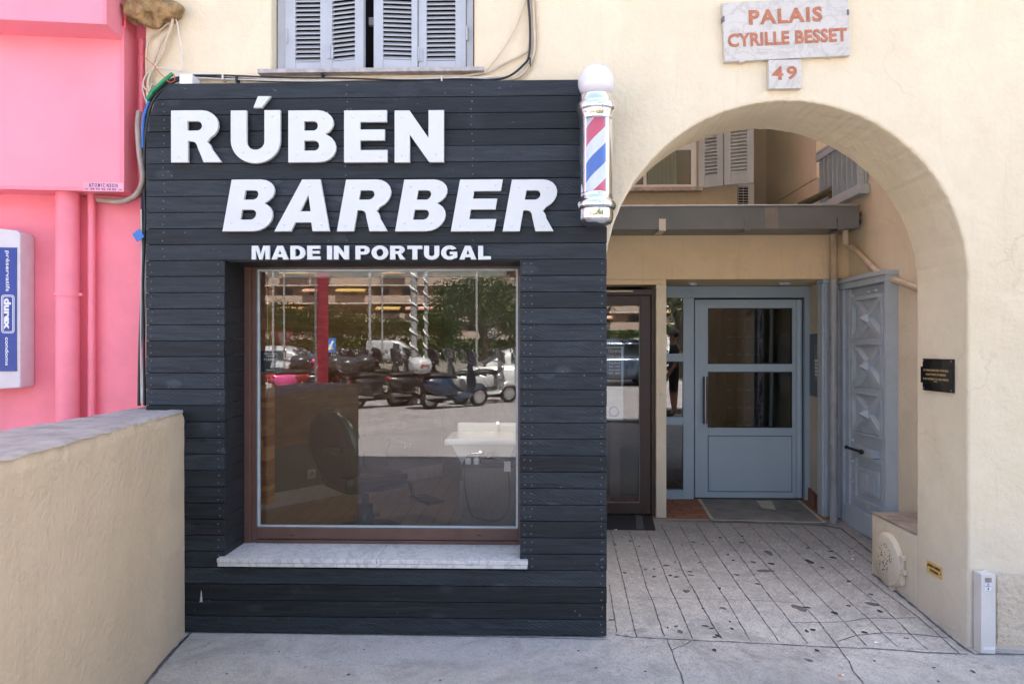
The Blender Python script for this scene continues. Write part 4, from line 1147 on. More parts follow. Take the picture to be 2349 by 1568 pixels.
for i in range(4): stud(u1-.018, dtopz-.22-i*.28)
stud((u0+u1)/2, dtopz-.045); stud(u0+.68*(u1-u0), dtopz-.045); stud((u0+u1)/2, dz(1990, 1163))
m.build('pyramid_studs', GREYW, leaf)
m = MB()
la, lb_, z1_, z0_ = U(1956), U(2027), dz(1956, 1037), dz(1956, 1143)
m.box(la, lb_, z1_-.03, z1_, -.029, -.005, FD, bev=.004); m.box(la, lb_, z0_, z0_+.03, -.029, -.005, FD, bev=.004); m.box(la, la+.04, z0_+.03, z1_-.03, -.029, -.006, FD, bev=.004); m.box(lb_-.05, lb_, z0_+.03, z1_-.03, -.029, -.006, FD, bev=.004)
m.box(la+.08, lb_-.09, z0_+.08, z1_-.09, -.029, -.008, FD, bev=.006); m.box(la+.12, (la+lb_)/2-.003, z0_+.11, z1_-.13, -.0079, .004, FD, bev=.004); m.box((la+lb_)/2+.003, lb_-.14, z0_+.11, z1_-.13, -.0079, .004, FD, bev=.004)
m.build('lower_panel', GREYW, leaf)
kz = dz(1950, 1157)
MB().box(U(1940), u1+.02, .045, kz, -.029, .012, FD, bev=.006).build('kick_board', GREYW, leaf)
hb = dz(1970, 1030)
MB().box(U(1966), U(2010), hb-.035, hb+.035, -.029, .035, FD, bev=.005).build('lock_block', GREYW, leaf)
m = MB(); hz_ = hb-.0
m.tube([FD @ Vector((U(1954), hz_, .045)), FD @ Vector((U(1990), hz_, .05))], .012, 10); m.tube([FD @ Vector((U(1984), hz_, .0)), FD @ Vector((U(1984), hz_, .05))], .014, 10); m.ball(FD @ Vector((U(1954), hz_, .045)), .017, 12, 8); m.ball(FD @ Vector((U(1990), hz_, .05)), .02, 12, 8)
m.build('door_handle', plain('black_iron', (.02, .02, .022), .4, .6), leaf)

# mats
P = [atg(px, py) for px, py in ((1360, 1180), (1496, 1183.5), (1503.5, 1216), (1350, 1214))]
m = MB()
def slab(m, P, z0, z1, mi=0):
    vs = [Vector((p.x, p.y, gz(p.x, p.y)+z0)) for p in P]+[Vector((p.x, p.y, gz(p.x, p.y)+z1)) for p in P]
    m.add(vs, [(4, 7, 6, 5), (0, 1, 5, 4), (1, 2, 6, 5), (2, 3, 7, 6), (3, 0, 4, 7)], mi)
slab(m, P, .001, .010)
P_ = [P[0].lerp(P[1], .72), P[0].lerp(P[1], .83), P[3].lerp(P[2], .83), P[3].lerp(P[2], .72)]
slab(m, P_, .0102, .0115, 1)
tag(m.build('doormat', [plain('mat_charcoal', (.022, .022, .028), .95, var=.3, scale=60), plain('mat_stripe', (.085, .085, .10), .8)]), 'black doormat with a pale grey stripe in front of the brown shop door', 'doormat')
P = [CAMP+ray(px, py)*((pz+.003-EYE)/ray(px, py).z) for px, py in ((1604, 1143.5), (1831, 1146), (1892, 1198), (1634, 1191.5))]
m = MB()
def qz(P, z): return [Vector((p.x, p.y, z)) for p in P]
m.add(qz(P, pz+.003)+qz(P, pz-.02), [(0, 3, 2, 1), (3, 7, 6, 2)], 0)
def strip(a, b, w2, mi=1):
    d = (b-a).normalized(); nn = Vector((-d.y, d.x, 0))*w2
    m.add(qz([a-nn, b-nn, b+nn, a+nn], pz+.0045), [(0, 1, 2, 3)], mi)
strip(P[0], P[3], .015); strip(P[3], P[2], .016); strip(P[1], P[2], .014)
a_ = [CAMP+ray(px, py)*((pz+.003-EYE)/ray(px, py).z) for px, py in ((1735, 1148), (1770, 1148), (1780, 1169), (1747, 1164))]
m.add(qz(a_, pz+.0055), [(0, 3, 2, 1)], 1)
tag(m.build('taped_floor_sheet', [plain('grey_board', (.22, .22, .215), .85, var=.3, scale=5, dirt=((.12, .12, .12), 8, .6)), plain('masking_tape', (.50, .48, .38), .7, var=.2)]), 'grey protective sheet taped with cream tape before the entrance door', 'floor sheet')

# ================================================================== COURTYARD above the gutter
WYC = 3.45
m = MB(); wcx = at(1691, 450, WYC).x
m.box(.62, wcx, WYC, WYC+.3, 2.62, 5.6)
tag(m.build('courtyard_wall', OCHRE2), 'ochre courtyard wall with the white window above the gutter', 'wall')
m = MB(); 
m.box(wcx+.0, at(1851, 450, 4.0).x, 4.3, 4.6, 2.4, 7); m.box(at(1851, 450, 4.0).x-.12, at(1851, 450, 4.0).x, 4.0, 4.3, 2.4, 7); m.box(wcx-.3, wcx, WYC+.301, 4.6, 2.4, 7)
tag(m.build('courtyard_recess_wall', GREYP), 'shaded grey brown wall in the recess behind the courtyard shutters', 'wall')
m = MB(); m.box(at(1851, 450, 4.9).x-.2, WX+.4, 4.9, 5.2, 2.4, 7); m.box(WX, WX+.4, 2.9, 4.9, 3.21, 7)
tag(m.build('courtyard_back_wall', PALE), 'pale plaster strip of wall at the back of the courtyard', 'wall')
m = MB().box(.62, WX-.001, BYY+.305, 4.9, bt-.10, bt-.03).box(-1.29, .619, .505, 5.59, bt-.10, bt-.03); tag(m.build('flat_roof', ZINC), 'low flat roof deck behind the zinc gutter', 'roof')
cw = thing('courtyard_window', 'white framed courtyard window with curtain and open grey shutters seen through the arch', 'window', (at(1530, 430, WYC).x, WYC, at(1530, 430, WYC).z))
c0, c1 = at(1400, 400, WYC).x, at(1596, 400, WYC).x; cz0, cz1 = at(1530, 431, WYC-.03).z, 5.2
m = MB(); Yc = WYC-.03
m.box(c1-.055, c1, Yc, WYC-.001, cz0, cz1, bev=.004); m.box(c0, c1-.056, Yc, WYC-.001, cz0, cz0+.035, bev=.003)
zt7 = at(1580, 344, Yc).z; m.box(c0, c1-.056, Yc, WYC-.001, zt7, zt7+.07, bev=.003); m.box(at(1483, 400, Yc).x-.03, at(1483, 400, Yc).x, Yc, WYC-.001, cz0+.036, zt7-.001)
m.build('window_frame', WHITEF, cw)
MB().box(c0, c1-.056, WYC-.012, WYC-.008, cz0+.035, cz1).build('glass_pane', glass('courtyard_glass', .10, (.6, .7, .7)), cw)
MB().box(c0, c1-.056, WYC-.004, WYC-.002, cz0+.035, cz1).build('dark_room', plain('dark_room_blue', (.05, .07, .075), .6), cw)
m = MB()
ccx0, ccx1 = at(1486, 400, WYC).x, at(1552, 400, WYC).x
m.sheet(((ccx0, WYC-.006, cz0+.04), (ccx1, WYC-.006, cz0+.04), (ccx1-.05, WYC-.006, cz1), (ccx0, WYC-.006, cz1)), 40, 2, lambda u, v, p: p+Vector((0, .0018*math.sin(u*44), 0)))
m.build('curtain', CURT, cw)
m = MB().box(c0, at(1613, 430, WYC-.1).x, WYC-.10, WYC-.002, cz0-.045, cz0-.004, bev=.004); m.build('window_sill', plain('worn_stone2', (.42, .36, .32), .8, var=.35, scale=20), cw)
# shutters opened outwards
pA = at(1604, 432, WYC-.02); pB = at(1662, 425, WYC-.14); pC = at(1731, 421, WYC-.25)
for a_, b_ in ((pA, pB), (pB, pC)):
    d = Vector((b_.x-a_.x, b_.y-a_.y, 0)); zz = a_.z if a_ is pA else b_.z+.03
    shutter_leaf(cw, frame((a_.x, a_.y, cz0-.01), d, (0, 0, 1)), d.length-.006, 2.4, lz0=.11, pitch=.036, st=.065, mat=GREYW)
# AC unit
acu = thing('air_conditioner', 'grey air conditioner with black slatted grille behind the courtyard shutter', 'air conditioner', (at(1710, 467, WYC+.1).x, WYC+.1, bt))
ax0, ax1 = at(1692, 450, WYC+.02).x+.004, at(1731, 450, WYC+.02).x; az1 = at(1710, 421, WYC+.02).z
MB().box(ax0, ax1, WYC+.03, WYC+.33, bt-.02, az1, bev=.006).build('casing', WHITEF, acu)
MB().box(ax0+.01, ax0+(ax1-ax0)*.62, WYC+.026, WYC+.0295, bt, az1-.03).build('fan_grille_back', DARK, acu)
m = MB(); zz = bt+.005
while zz < az1-.035: m.box(ax0+.008, ax0+(ax1-ax0)*.63, WYC+.018, WYC+.0255, zz, zz+.007); zz += .028
m.box(ax0+(ax1-ax0)*.3, ax0+(ax1-ax0)*.32, WYC+.015, WYC+.0179, bt, az1-.03); m.build('grille', WHITEF, acu)
# slatted screen on side wall
SX = WX-.03
sc_ = thing('slatted_screen', 'grey blue vertical slatted balcony screen high on the passage side wall', 'screen', (SX, 2.3, 2.9))
yA, yB = atx(1986, 400, SX).y, atx(1887, 400, SX).y
zB0 = atx(1984, 437, SX).z; zT = atx(1888, 363, SX).z
n_ = 9
for i in range(n_):
    m = MB(); y_ = yA+(yB-yA)*(i+.5)/n_
    m.box(SX-.05, SX+.01, y_-.006, y_+.006, zB0+.05, zT-.03, Matrix.Translation((0, 0, 0)))
    m.box(SX+.005, SX+.02, y_-.030, y_+.030, zB0+.05, zT-.03)
    m.build('slat', GREYW, sc_)
MB().box(SX-.06, SX+.025, yA-.02, yB+.02, zT-.03, zT+.03, bev=.006).box(SX-.06, SX+.025, yA-.02, yB+.02, zT+.035, zT+.06, bev=.004).build('top_rail', GREYW, sc_)
MB().box(SX-.06, SX+.025, yA-.02, yB+.02, zB0-.03, zB0+.048, bev=.006).build('bottom_rail', GREYW, sc_)
MB().box(SX+.0, WX+.05, yA-.01, yB+.0, zT+.5, zT+1.4).build('upper_screen', GREYW, sc_)
# mossy pipe
pp = [at(1835, 471, 2.75), at(1868, 456, 2.55), at(1898, 441, 2.45), at(1908, 436, 2.42), at(1912, 442, 2.42), at(1912, 470, 2.42)]
mp_ = thing('mossy_pipe', 'dark mossy elbow pipe rising behind the gutter', 'pipe', pp[-1])
MB().tube(smooth([Vector(p) for p in pp], 5), .034, 14).build('pipe_run', MOSS, mp_)
MB().tube([Vector(pp[4])-Vector((0, 0, .01)), Vector(pp[4])-Vector((0, 0, .04))], .043, 14).build('pipe_collar', MOSS, mp_)
# lead pipe bits at the gutter end
p = at(1975, 490, 2.02)
for dz_, lb in ((0, 'upper short dark overflow pipe at the right end of the gutter'), (.07, 'lower short dark overflow pipe at the right end of the gutter')):
    tag(MB().tube([(p.x-.04, 2.02, p.z-dz_), (WX+.01, 2.02, p.z-dz_)], .02, 10).build('overflow_pipe', plain('old_lead', (.12, .10, .09), .7, var=.4, scale=30)), lb, 'pipe')

# ================================================================== LOW WALL
lwl = thing('low_wall', 'low tan plastered wall with grey stone top coming towards the street on the left', 'wall', (-1.8, -1, 0))
A0 = Vector((at(424, 1100, PY).x, PY-.002, 0)); dW = Vector((.286, -1.654, 0)).normalized(); LEN = 1.92
A1 = A0+dW*LEN; nW = Vector((dW.y, -dW.x, 0))       # points left (-x)
if nW.x > 0: nW = -nW
TZ = 1.21
B0 = Vector((at(333, 937, .02).x-.03, .10, 0)); B1 = Vector((-2.12, A1.y-.1, 0))
m = MB(); random.seed(8)
from mathutils import noise as mn
def rn(p, s, a): return (mn.noise(Vector(p)*s))*a
def fface(u, v, p):
    q = p.copy(); d = rn(p, 1.6, .006)+rn(p, 9, .0015)
    if v > .82: d += rn(p, 22, .006)*((v-.82)/.18)
    q -= nW*d
    if v > .985: q += nW*.008; q.z += rn(p, 14, .006)
    return q
m.sheet((A0+Vector((0, 0, -.05)), A1+Vector((0, 0, -.05)), A1+Vector((0, 0, TZ)), A0+Vector((0, 0, TZ))), 130, 70, fface)
m.quad(A1+Vector((0, 0, -.1)), B1+Vector((0, 0, -.1)), B1+Vector((0, 0, TZ)), A1+Vector((0, 0, TZ)))
m.quad(B1+Vector((0, 0, -.1)), B0+Vector((0, 0, -.1)), B0+Vector((0, 0, TZ)), B1+Vector((0, 0, TZ)))
m.build('wall_body', TAN, lwl)
m = MB()
tp = lambda p, z: Vector((p.x, p.y, z))
def ftop(u, v, p):
    q = p.copy(); q.z += rn(p, 12, .006)+rn(p, 40, .003)+.006
    if v < .02: q -= nW*(-.004+rn(p, 16, .007)); q.z = TZ-.004+rn(p, 14, .006)
    return q
A0b = A0.copy(); 
m.sheet((tp(A0, TZ), tp(A1, TZ), tp(B1, TZ), tp(B0, TZ)), 130, 24, ftop)
p_ = tp(A0, TZ); 
m.sheet((Vector((B0.x, .10, TZ)), tp(A0, TZ), Vector((A0.x, .2, TZ)), Vector((B0.x, .2, TZ))), 6, 4)
m.build('coping', plain('coping_cement', (.40, .375, .33), .9, var=.25, scale=9, bmp=.008, bscale=45, dirt=((.48, .48, .50), 14, .68)), lwl)
# faint crack line in the wall face
# ================================================================== PINK SHOP
pk = thing('pink_shop_building', 'bright pink painted shop building at the left edge', 'building', (-3, .15, 0))
TH = math.radians(7.4)
pO = Vector((at(331, 700, .10).x, .12, 0)); pR = Vector((math.cos(TH), math.sin(TH), 0)); pN = Vector((pR.y, -pR.x, 0))
PF = frame(pO, pR, (0, 0, 1))          # local x<0 goes left, w>0 to the street
m = MB().box(-8, 0.0, -.3, 10.5, -6, 0, PF); m.build('wall', PINK, pk)
def pkx(px, py, off): 
    q = hitp(px, py, pO+pN*off, pN); loc = PF.inverted() @ q; return loc.x, loc.y
OFB = .17
x1_, z1a = pkx(285, 300, OFB); _, zt8 = pkx(285, 62, OFB); _, zb8 = pkx(285, 437, OFB)
sb = thing('pink_sign_box', 'large blank pink fascia box projecting from the pink shop', 'sign', tuple(pO+pN*.1))
MB().box(-6, x1_, zb8, zt8, .003, OFB, PF, bev=.004).build('box_body', PINKL, sb)
MB().box(x1_-.02, x1_+.002, zb8-.008, zt8, OFB+.0005, OFB+.006, PF).box(-6, x1_-.021, zb8-.008, zb8+.012, OFB+.0005, OFB+.006, PF).build('edge_trim', PINK, sb)
text_m = MB(); sx_, sz_ = pkx(237, 429, OFB+.007)
text(text_m, '04 93 96 18 05', .135, .012, PF @ Matrix.Translation((sx_+.0, sz_-.012, OFB+.0075)), .0005, .02)
text(text_m, 'A T O M I C  N E O N', .15, .021, PF @ Matrix.Translation((sx_, sz_+.009, OFB+.0075)), .0005, .03)
text(text_m, 'A-M.', .022, .007, PF @ Matrix.Translation((sx_-.09, sz_-.013, OFB+.0075)), .0005, .01); text(text_m, 'VAR', .02, .007, PF @ Matrix.Translation((sx_+.09, sz_-.013, OFB+.0075)), .0005, .01)
stk = MB().box(sx_-.105, sx_+.105, sz_-.024, sz_+.026, OFB+.0062, OFB+.0072, PF).build('maker_sticker', plain('sticker_pink', (.80, .36, .45), .4), sb)
text_m.build('lettering', NAVY, stk)
x2_, zb9 = pkx(244, 56, .36)
ub_ = thing('pink_upper_canopy', 'pink canopy box at the top left corner above the fascia box', 'canopy', tuple(pO+pN*.3))
MB().box(-6, x2_, zb9, zb9+1.2, .175, .36, PF, bev=.004).build('canopy_body', PINKL, ub_)
MB().box(x2_-.012, x2_+.004, zb9-.004, zb9+1.2, .3602, .367, PF).build('edge_trim', PINK, ub_)
cx9, cz9 = pkx(300, 62, .05)
MB().box(x2_+.001, cx9, zt8+.004, zb9+.16, .003, .14, PF, bev=.003).build('end_bracket', PINK, ub_)
# led rope
EM = bpy.data.materials.new('led_glow'); EM.use_nodes = True
EM.node_tree.nodes['Principled BSDF'].inputs['Emission Color'].default_value = (1, .8, .45, 1); EM.node_tree.nodes['Principled BSDF'].inputs['Emission Strength'].default_value = 1.2
lt_ = thing('led_light_rope', 'string of small lit led lights along the top of the pink fascia box', 'light rope', tuple(pO+pN*.18))
m = MB()
for i in range(46):
    x_, z_ = pkx(2+i*5.9, 66+i*.31, OFB+.006)
    m.ball(PF @ Vector((x_, z_, OFB+.005)), .0036, 6, 4)
m.build('led_dots', EM, lt_)
m = MB(); pts = [Vector(PF @ Vector((*pkx(px, py, .155), .155))) for px, py in ((246, 49), (254, 52), (264, 53), (272, 50), (276, 44), (273, 38))]
m.tube(smooth(pts, 4), .006, 8); m.build('rope_end', plain('rope_clear', (.7, .7, .35), .3), lt_)
m = MB()
for p in smooth(pts, 2): m.ball(p+Vector(pN)*.005, .004, 8, 6)
m.build('led_end_dots', EM, lt_)
# broken stone bracket
bk = at(347, 30, -.02); m = MB()
m.ball((bk.x, -.04, bk.z+.02), .125, 90, 60, sc=(.95, .6, .80)); 
vv = []
for v in m.v:
    p = Vector(v); c_ = Vector((bk.x, -.04, bk.z+.02)); d = p-c_; n1 = mn.noise(p*8)*.75+mn.noise(p*21)*.34+mn.noise(p*55)*.10
    vv.append(tuple(c_+d*(1+n1)))
m.v = vv
brk = m.build('broken_corbel', ROCK); tag(brk, 'rough broken mortar lump at the top left corner beside the cables', 'corbel')
m = MB(); q = [(bk.x-.02, bk.z+.8), (bk.x+.115, bk.z+.8), (bk.x+.115, bk.z-.005), (bk.x+.07, bk.z+.02), (bk.x+.03, bk.z+.05), (bk.x-.02, bk.z+.07)]; m.add([(x_, -.085, z_) for x_, z_ in q]+[(x_, -.003, z_) for x_, z_ in q], [(0, 5, 4, 3, 2, 1)]+[(i, (i+1) % 6, (i+1) % 6+6, i+6) for i in range(6)]); tag(m.build('plaster_pilaster', CREAM), 'short cream plaster pilaster above the broken mortar lump', 'pilaster')
# pink pipes
def ppipe(name, px, r_, label, off, ytop=443, collars=()):
    x_, zt_2 = pkx(px, ytop, off); _, zb_2 = pkx(px, 985, off)
    t_ = thing(name, label, 'pipe', tuple(PF @ Vector((x_, zb_2, off))))
    MB().tube([PF @ Vector((x_, zb_2-.2, off)), PF @ Vector((x_, zt_2, off))], r_, 24).build('pipe_run', PINK, t_)
    for cpy in collars:
        _, cz = pkx(px, cpy, off); m = MB().tube([PF @ Vector((x_, cz-.011, off)), PF @ Vector((x_, cz+.011, off))], r_+.006, 24); m.box(x_+r_, x_+r_+.022, cz-.009, cz+.009, off-.012, off+.012, PF, bev=.003); m.build('clamp', PINK, t_)
ppipe('pink_drainpipe', 155, .060, 'thick pink drainpipe with a clamp on the pink wall', .075, collars=(675,))
ppipe('pink_drainpipe', 210, .020, 'thin pink pipe right of the thick pink drainpipe', .04, 443)
pts = [PF @ Vector((*pkx(px, py, .05), .05)) for px, py in ((325, 90), (325, 180), (324, 300), (323, 392))]
tag(MB().tube(pts, .014, 12).build('pink_conduit', PINK), 'slim pink conduit on the corner behind the fascia box', 'conduit')
# vending box
vb = thing('vending_box', 'white wall box with a blue durex condoms panel at the left edge', 'dispenser', tuple(PF @ Vector((-1, 1, .1))))
vb['label'] = 'white wall dispenser with a blue panel of sideways white lettering at the left edge'
OV = .14
vx1, vzt = pkx(46, 530, OV); _, vzb = pkx(46, 889, OV)
vs, fs = flat([[(vx1-.5, vzb-.03), (vx1-.005, vzb), (vx1, vzb+.01), (vx1, vzt-.015), (vx1-.02, vzt+.005), (vx1-.5, vzt+.05)]], .135, .006)
MB().add(vs, fs, 0, PF @ Matrix.Translation((0, 0, .003))).build('casing', plain('box_white', (.62, .58, .59), .35, var=.06), vb)
bx1, bzt = pkx(38.5, 568, OV); _, bzb = pkx(38.5, 851, OV)
bpn = MB().box(vx1-.49, bx1, bzb, bzt, OV-.001, OV+.003, PF).build('blue_panel', plain('panel_blue', (.012, .045, .26), .3), vb)
m = MB()
def vt(s, px, ya, yb, hw, bold):
    xx, za = pkx(px, ya, OV+.004); _, zb_ = pkx(px, yb, OV+.004)
    M_ = PF @ Matrix.Translation((xx, (za+zb_)/2, OV+.0035)) @ Matrix.Rotation(-PI/2, 4, 'Z')
    text(m, s, abs(za-zb_), hw, M_, .0006, bold)
vt('préservatifs', 16.5, 575, 668, .026, .01); vt('condoms', 16.0, 773, 838, .018, .02); vt('durex', 17, 684, 755, .036, .05)
xx, za = pkx(18, 676, OV+.004); _, zb_ = pkx(18, 764, OV+.004)
def rrect(cx, cz, hw, hh, r_):
    o = []
    for (sx, sy, a0_) in ((1, 1, 0), (-1, 1, 90), (-1, -1, 180), (1, -1, 270)): o += arc(cx+sx*(hw-r_), cz+sy*(hh-r_), r_, r_, a0_, a0_+90, 5)
    return o
hh3 = (za-zb_)/2
for off_, r_ in ((0.0, .015), (.007, .011)):
    vs, fs = flat([rrect(xx, (za+zb_)/2, .034-off_, hh3-off_, r_), rrect(xx, (za+zb_)/2, .034-off_-.0035, hh3-off_-.0035, r_-.002)], .0008)
    m.add(vs, fs, 0, PF @ Matrix.Translation((0, 0, OV+.0035)))
m.build('lettering', WHITE, bpn)

# ================================================================== CABLES
def cab(name, label, pts, y, r_, mat, group=None, k=5, cat='cable'):
    P = []
    for i, p in enumerate(pts):
        yy = p[2] if len(p) > 2 else y
        P.append(at(p[0], p[1], yy))
    o = MB().tube(smooth(P, k), r_, 8).build(name, mat)
    tag(o, label, cat, group); return o
G1 = 'wall cables around the black shopfront'
zz7 = lambda x, y: ((500+x/3.135)/1.7437, (y/3.135)/1.7437)
cab('cable', 'thick black cable bending over the top left corner of the black planks', [(319, 930, -.03), (321, 800, -.04), (327, 640, -.04), (326, 500, -.04), (329, 400, -.03), (330, 300, -.05), (334, 262, -.06), (345, 228, -.07), (372, 198, -.06), (405, 180, -.03), (470, 176), (600, 184), (760, 187.5), (1000, 187)], -.02, .009, CABK, G1)
cab('cable', 'second black cable hugging the left edge of the planks', [(332, 930, -.05), (330, 800, -.05), (328, 640, -.05), (333, 500, -.05), (331, 420, -.05), (333, 330, -.06), (341, 262, -.08), (358, 222, -.09), (392, 192, -.05), (418, 181)], -.02, .008, CABK, G1)
cab('cable', 'white cable strapped over the black cable above the planks', [(327, 925, -.03), (331, 760, -.04), (333, 600, -.04), (333, 500, -.04), (334, 380, -.04), (335, 310, -.045), (343, 250, -.05), (370, 205, -.045), (402, 178, -.03), (430, 171), (470, 170), (540, 176), (640, 181), (800, 183), (960, 182), (1090, 179), (1130, 184)], -.028, .007, CABL, G1)
cab('cable', 'cream cable sagging under the upper window sill', [(420, 175), (500, 174), (560, 180), (700, 183.5), (860, 184), (980, 180), (1060, 175), (1120, 165), (1150, 150), (1200, 124), (1212, 110), (1216, 60), (1214, -20)], -.02, .007, CABW, G1)
cab('cable', 'black cable curving up to the right of the upper window', [(940, 186), (1090, 184), (1160, 178), (1200, 150), (1214, 125), (1216, 60), (1210, -20)], -.034, .0065, CABK, G1)
cab('cable', 'thick cream cable curving up to the right of the upper window', [(1100, 180), (1160, 183), (1195, 172), (1220, 135), (1226, 100), (1224, 40), (1222, -20)], -.022, .0085, CABW, G1)
cab('cable', 'thin cream cable running diagonally to the right window sill corner', [(1112, 168), (1150, 120), (1185, 60), (1210, -10)], -.014, .003, CABW, G1)
cab('cable', 'thin cream cable beside the thick one right of the upper window', [(1190, 184), (1214, 165), (1228, 130), (1232, 90), (1230, 40), (1226, -20)], -.014, .0035, CABW, G1)
cab('cable', 'cream cable dropping from the top left corner to the planks', [zz7(*p) for p in ((560, -10), (600, 90), (605, 240), (560, 400), (470, 500), (410, 640), (370, 760), (345, 850), (330, 960), (320, 1080), (300, 1200), (285, 1290))], -.03, .0065, CABW, G1)
cab('cable', 'second cream cable dropping from the top left corner', [zz7(*p) for p in ((525, -10), (515, 180), (530, 300), (560, 300), (550, 480), (490, 640), (420, 760), (370, 840), (310, 890), (300, 990), (285, 1100), (295, 1200))], -.02, .005, CABW, G1)
cab('cable', 'loose thin pale cable looping down over the cream wall left of the shutters', [zz7(*p) for p in ((550, -10), (600, 140), (655, 300), (680, 450), (705, 600), (728, 700), (722, 820), (700, 895), (640, 885), (540, 862), (430, 855), (330, 880), (250, 970), (222, 1080), (235, 1180), (275, 1300))], -.035, .004, CABL, G1)
cab('cable', 'thin cream cable looping around the broken mortar lump', [zz7(*p) for p in ((525, 305), (430, 385), (330, 460), (285, 540), (268, 700), (270, 900), (275, 1100))], -.02, .006, CABW, G1)
cab('cable', 'thin black cable over the white one above the letters', [(425, 173), (520, 173), (640, 178), (800, 180), (930, 184), (1060, 181), (1120, 184)], -.04, .0045, CABK, G1)
cab('cable', 'thin white cable just above the plank top edge', [(440, 178), (560, 183), (720, 186), (900, 181), (1010, 183), (1100, 177), (1150, 176)], -.032, .0045, CABL, G1)
cab('cable', 'pale cable curling round the green conduit', [zz7(*p) for p in ((330, 870), (255, 960), (230, 1070), (300, 1150), (340, 1060), (430, 1075), (500, 1040))], -.05, .0045, CABW, G1)
cab('cable', 'third cream cable dropping close to the pink conduit', [zz7(*p) for p in ((590, -10), (610, 120), (580, 330), (500, 560), (480, 660), (400, 790), (330, 900), (290, 1020), (300, 1150), (270, 1300))], -.045, .007, CABW, G1)
cab('cable', 'thin grey white cable running down the left edge of the planks', [(324, 925, -.03), (323, 760, -.05), (325, 600, -.05), (324, 480, -.05)], -.05, .004, CABL, G1)
o = cab('cable', 'thin orange binding wire stretched from the pink conduit to the green conduit', [zz7(*p) for p in ((180, 672), (250, 730), (350, 810), (440, 920), (490, 965), (560, 1035), (625, 1005), (610, 930))], -.09, .0022, ORANGE, G1, 3)
def ribbed(name, label, pts, y, r_, mat, pitch_=.010):
    P = smooth([at(p[0], p[1], p[2] if len(p) > 2 else y) for p in pts], 12)
    L = [0]
    for a, b in zip(P, P[1:]): L.append(L[-1]+(b-a).length)
    out, rr = [], []; d = 0; i = 0; kk = 0
    while d < L[-1]:
        while L[i+1] < d: i += 1
        out.append(P[i].lerp(P[i+1], (d-L[i])/max(1e-6, L[i+1]-L[i]))); rr.append(r_ if kk % 2 else r_*.82); kk += 1; d += pitch_/2
    o = MB().tube(out, rr, 10).build(name, mat); tag(o, label, 'conduit'); return o
ribbed('corrugated_conduit', 'green corrugated conduit at the top left corner of the black planks', [zz7(*p) for p in ((600, 925), (540, 970), (480, 1020), (420, 1080), (350, 1140), (320, 1190), (270, 1250))], -.085, .0115, GREEN)
ribbed('corrugated_conduit', 'blue corrugated conduit under the green one at the plank corner', [(342, 232, -.08), (335, 252, -.07), (330, 270, -.07), (328, 300, -.06), (328, 340, -.05)], -.06, .009, BLUE)
ribbed('corrugated_conduit', 'beige corrugated conduit bending left under the pink fascia box', [(319, 255, -.04), (316, 290, -.045), (320, 350, -.05), (327, 400, -.06), (324, 425, -.06), (314, 445, -.05), (295, 458, -.03), (268, 463, .0), (222, 458, .05)], 0, .016, CONDU, .012)
ribbed('corrugated_conduit', 'second reddish corrugated conduit bending left under the pink fascia box', [(331, 400, -.04), (330, 432, -.04), (318, 450, -.02), (290, 456, .0), (250, 452, .02), (190, 448, .06)], 0, .012, plain('dusty_red_conduit', (.40, .14, .13), .6), .012)
p = at(318, 540, -.08); m = MB().box(-.026, .026, -.026, .026, 0, .004, frame(p, (.8, -.1, .5), (-.5, .0, .8)), bev=.001)
tag(m.build('blue_tag', BLUE), 'small blue square plastic tag on the cables left of the planks', 'tag')
p0, p1 = at(411, 170, -.115), at(441, 197, -.115); m = MB().box(p0.x, p1.x, -.115, -.02, p1.z, p0.z, bev=.006); tag(m.build('junction_box', WHITE), 'white plastic junction box on the top edge of the black planks', 'junction box')
for px, py, mm, lb in ((541, 181, CABK, 'black cable tie left below the upper window sill'), (738, 172, CABK, 'black cable clip under the right half of the window sill'), (510, 176, CABL, 'white cable clip above the planks near the junction box'), (1013, 179, CABL, 'white cable clip under the right end of the window sill'), (1216, 138, CABK, 'black cable tie on the cables right of the upper window')):
    p = at(px, py, -.05); m = MB().box(p.x-.004, p.x+.004, -.05, -.004, p.z-.016, p.z+.016); tag(m.build('cable_tie', mm), lb, 'cable tie', 'ties holding the wall cables')

# litter
def butt(px, py, ang_, label, col='orange_filter'):
    p = atg(px, py, .004); m = MB()
    d = Vector((math.cos(ang_), math.sin(ang_), 0))*.016
    m.tube([p-d+Vector((0, 0, .001)), p+Vector((0, 0, .001))], .004, 8); m.tube([p+Vector((0, 0, .001)), p+d*.7+Vector((0, 0, .001))], .0038, 8, 1)
    tag(m.build('cigarette_butt', [plain('filter_orange', (.65, .30, .10), .8), WHITE]), label, 'litter', 'cigarette butts on the ground')
butt((3200+312/1.88)/1.7437, (1900+1502/1.88)/1.7437, .1, 'orange cigarette butt near the bottom edge of the pavement'); butt(*z4b(475, 302), .0, 'orange cigarette butt at the front edge of the black doormat')
for (x, y, r_, lb) in ((398, 630, 10, 'white paper scrap on the passage floor near the carved door'), (575, 1258, 13, 'white paper scrap on the pavement before the arch pier')):
    p = atg(*z3(x, y), .005); rw = .012
    m = MB().add([(p.x-rw, p.y, p.z), (p.x, p.y-rw*.6, p.z+.003), (p.x+rw, p.y, p.z), (p.x, p.y+rw*.8, p.z+.004), (p.x-rw*.5, p.y+rw, p.z)], [(0, 1, 3), (1, 2, 3), (0, 3, 4)])
    tag(m.build('paper_scrap', WHITE), lb, 'litter')
p = at(461, 1372, PY-.01); m = MB()
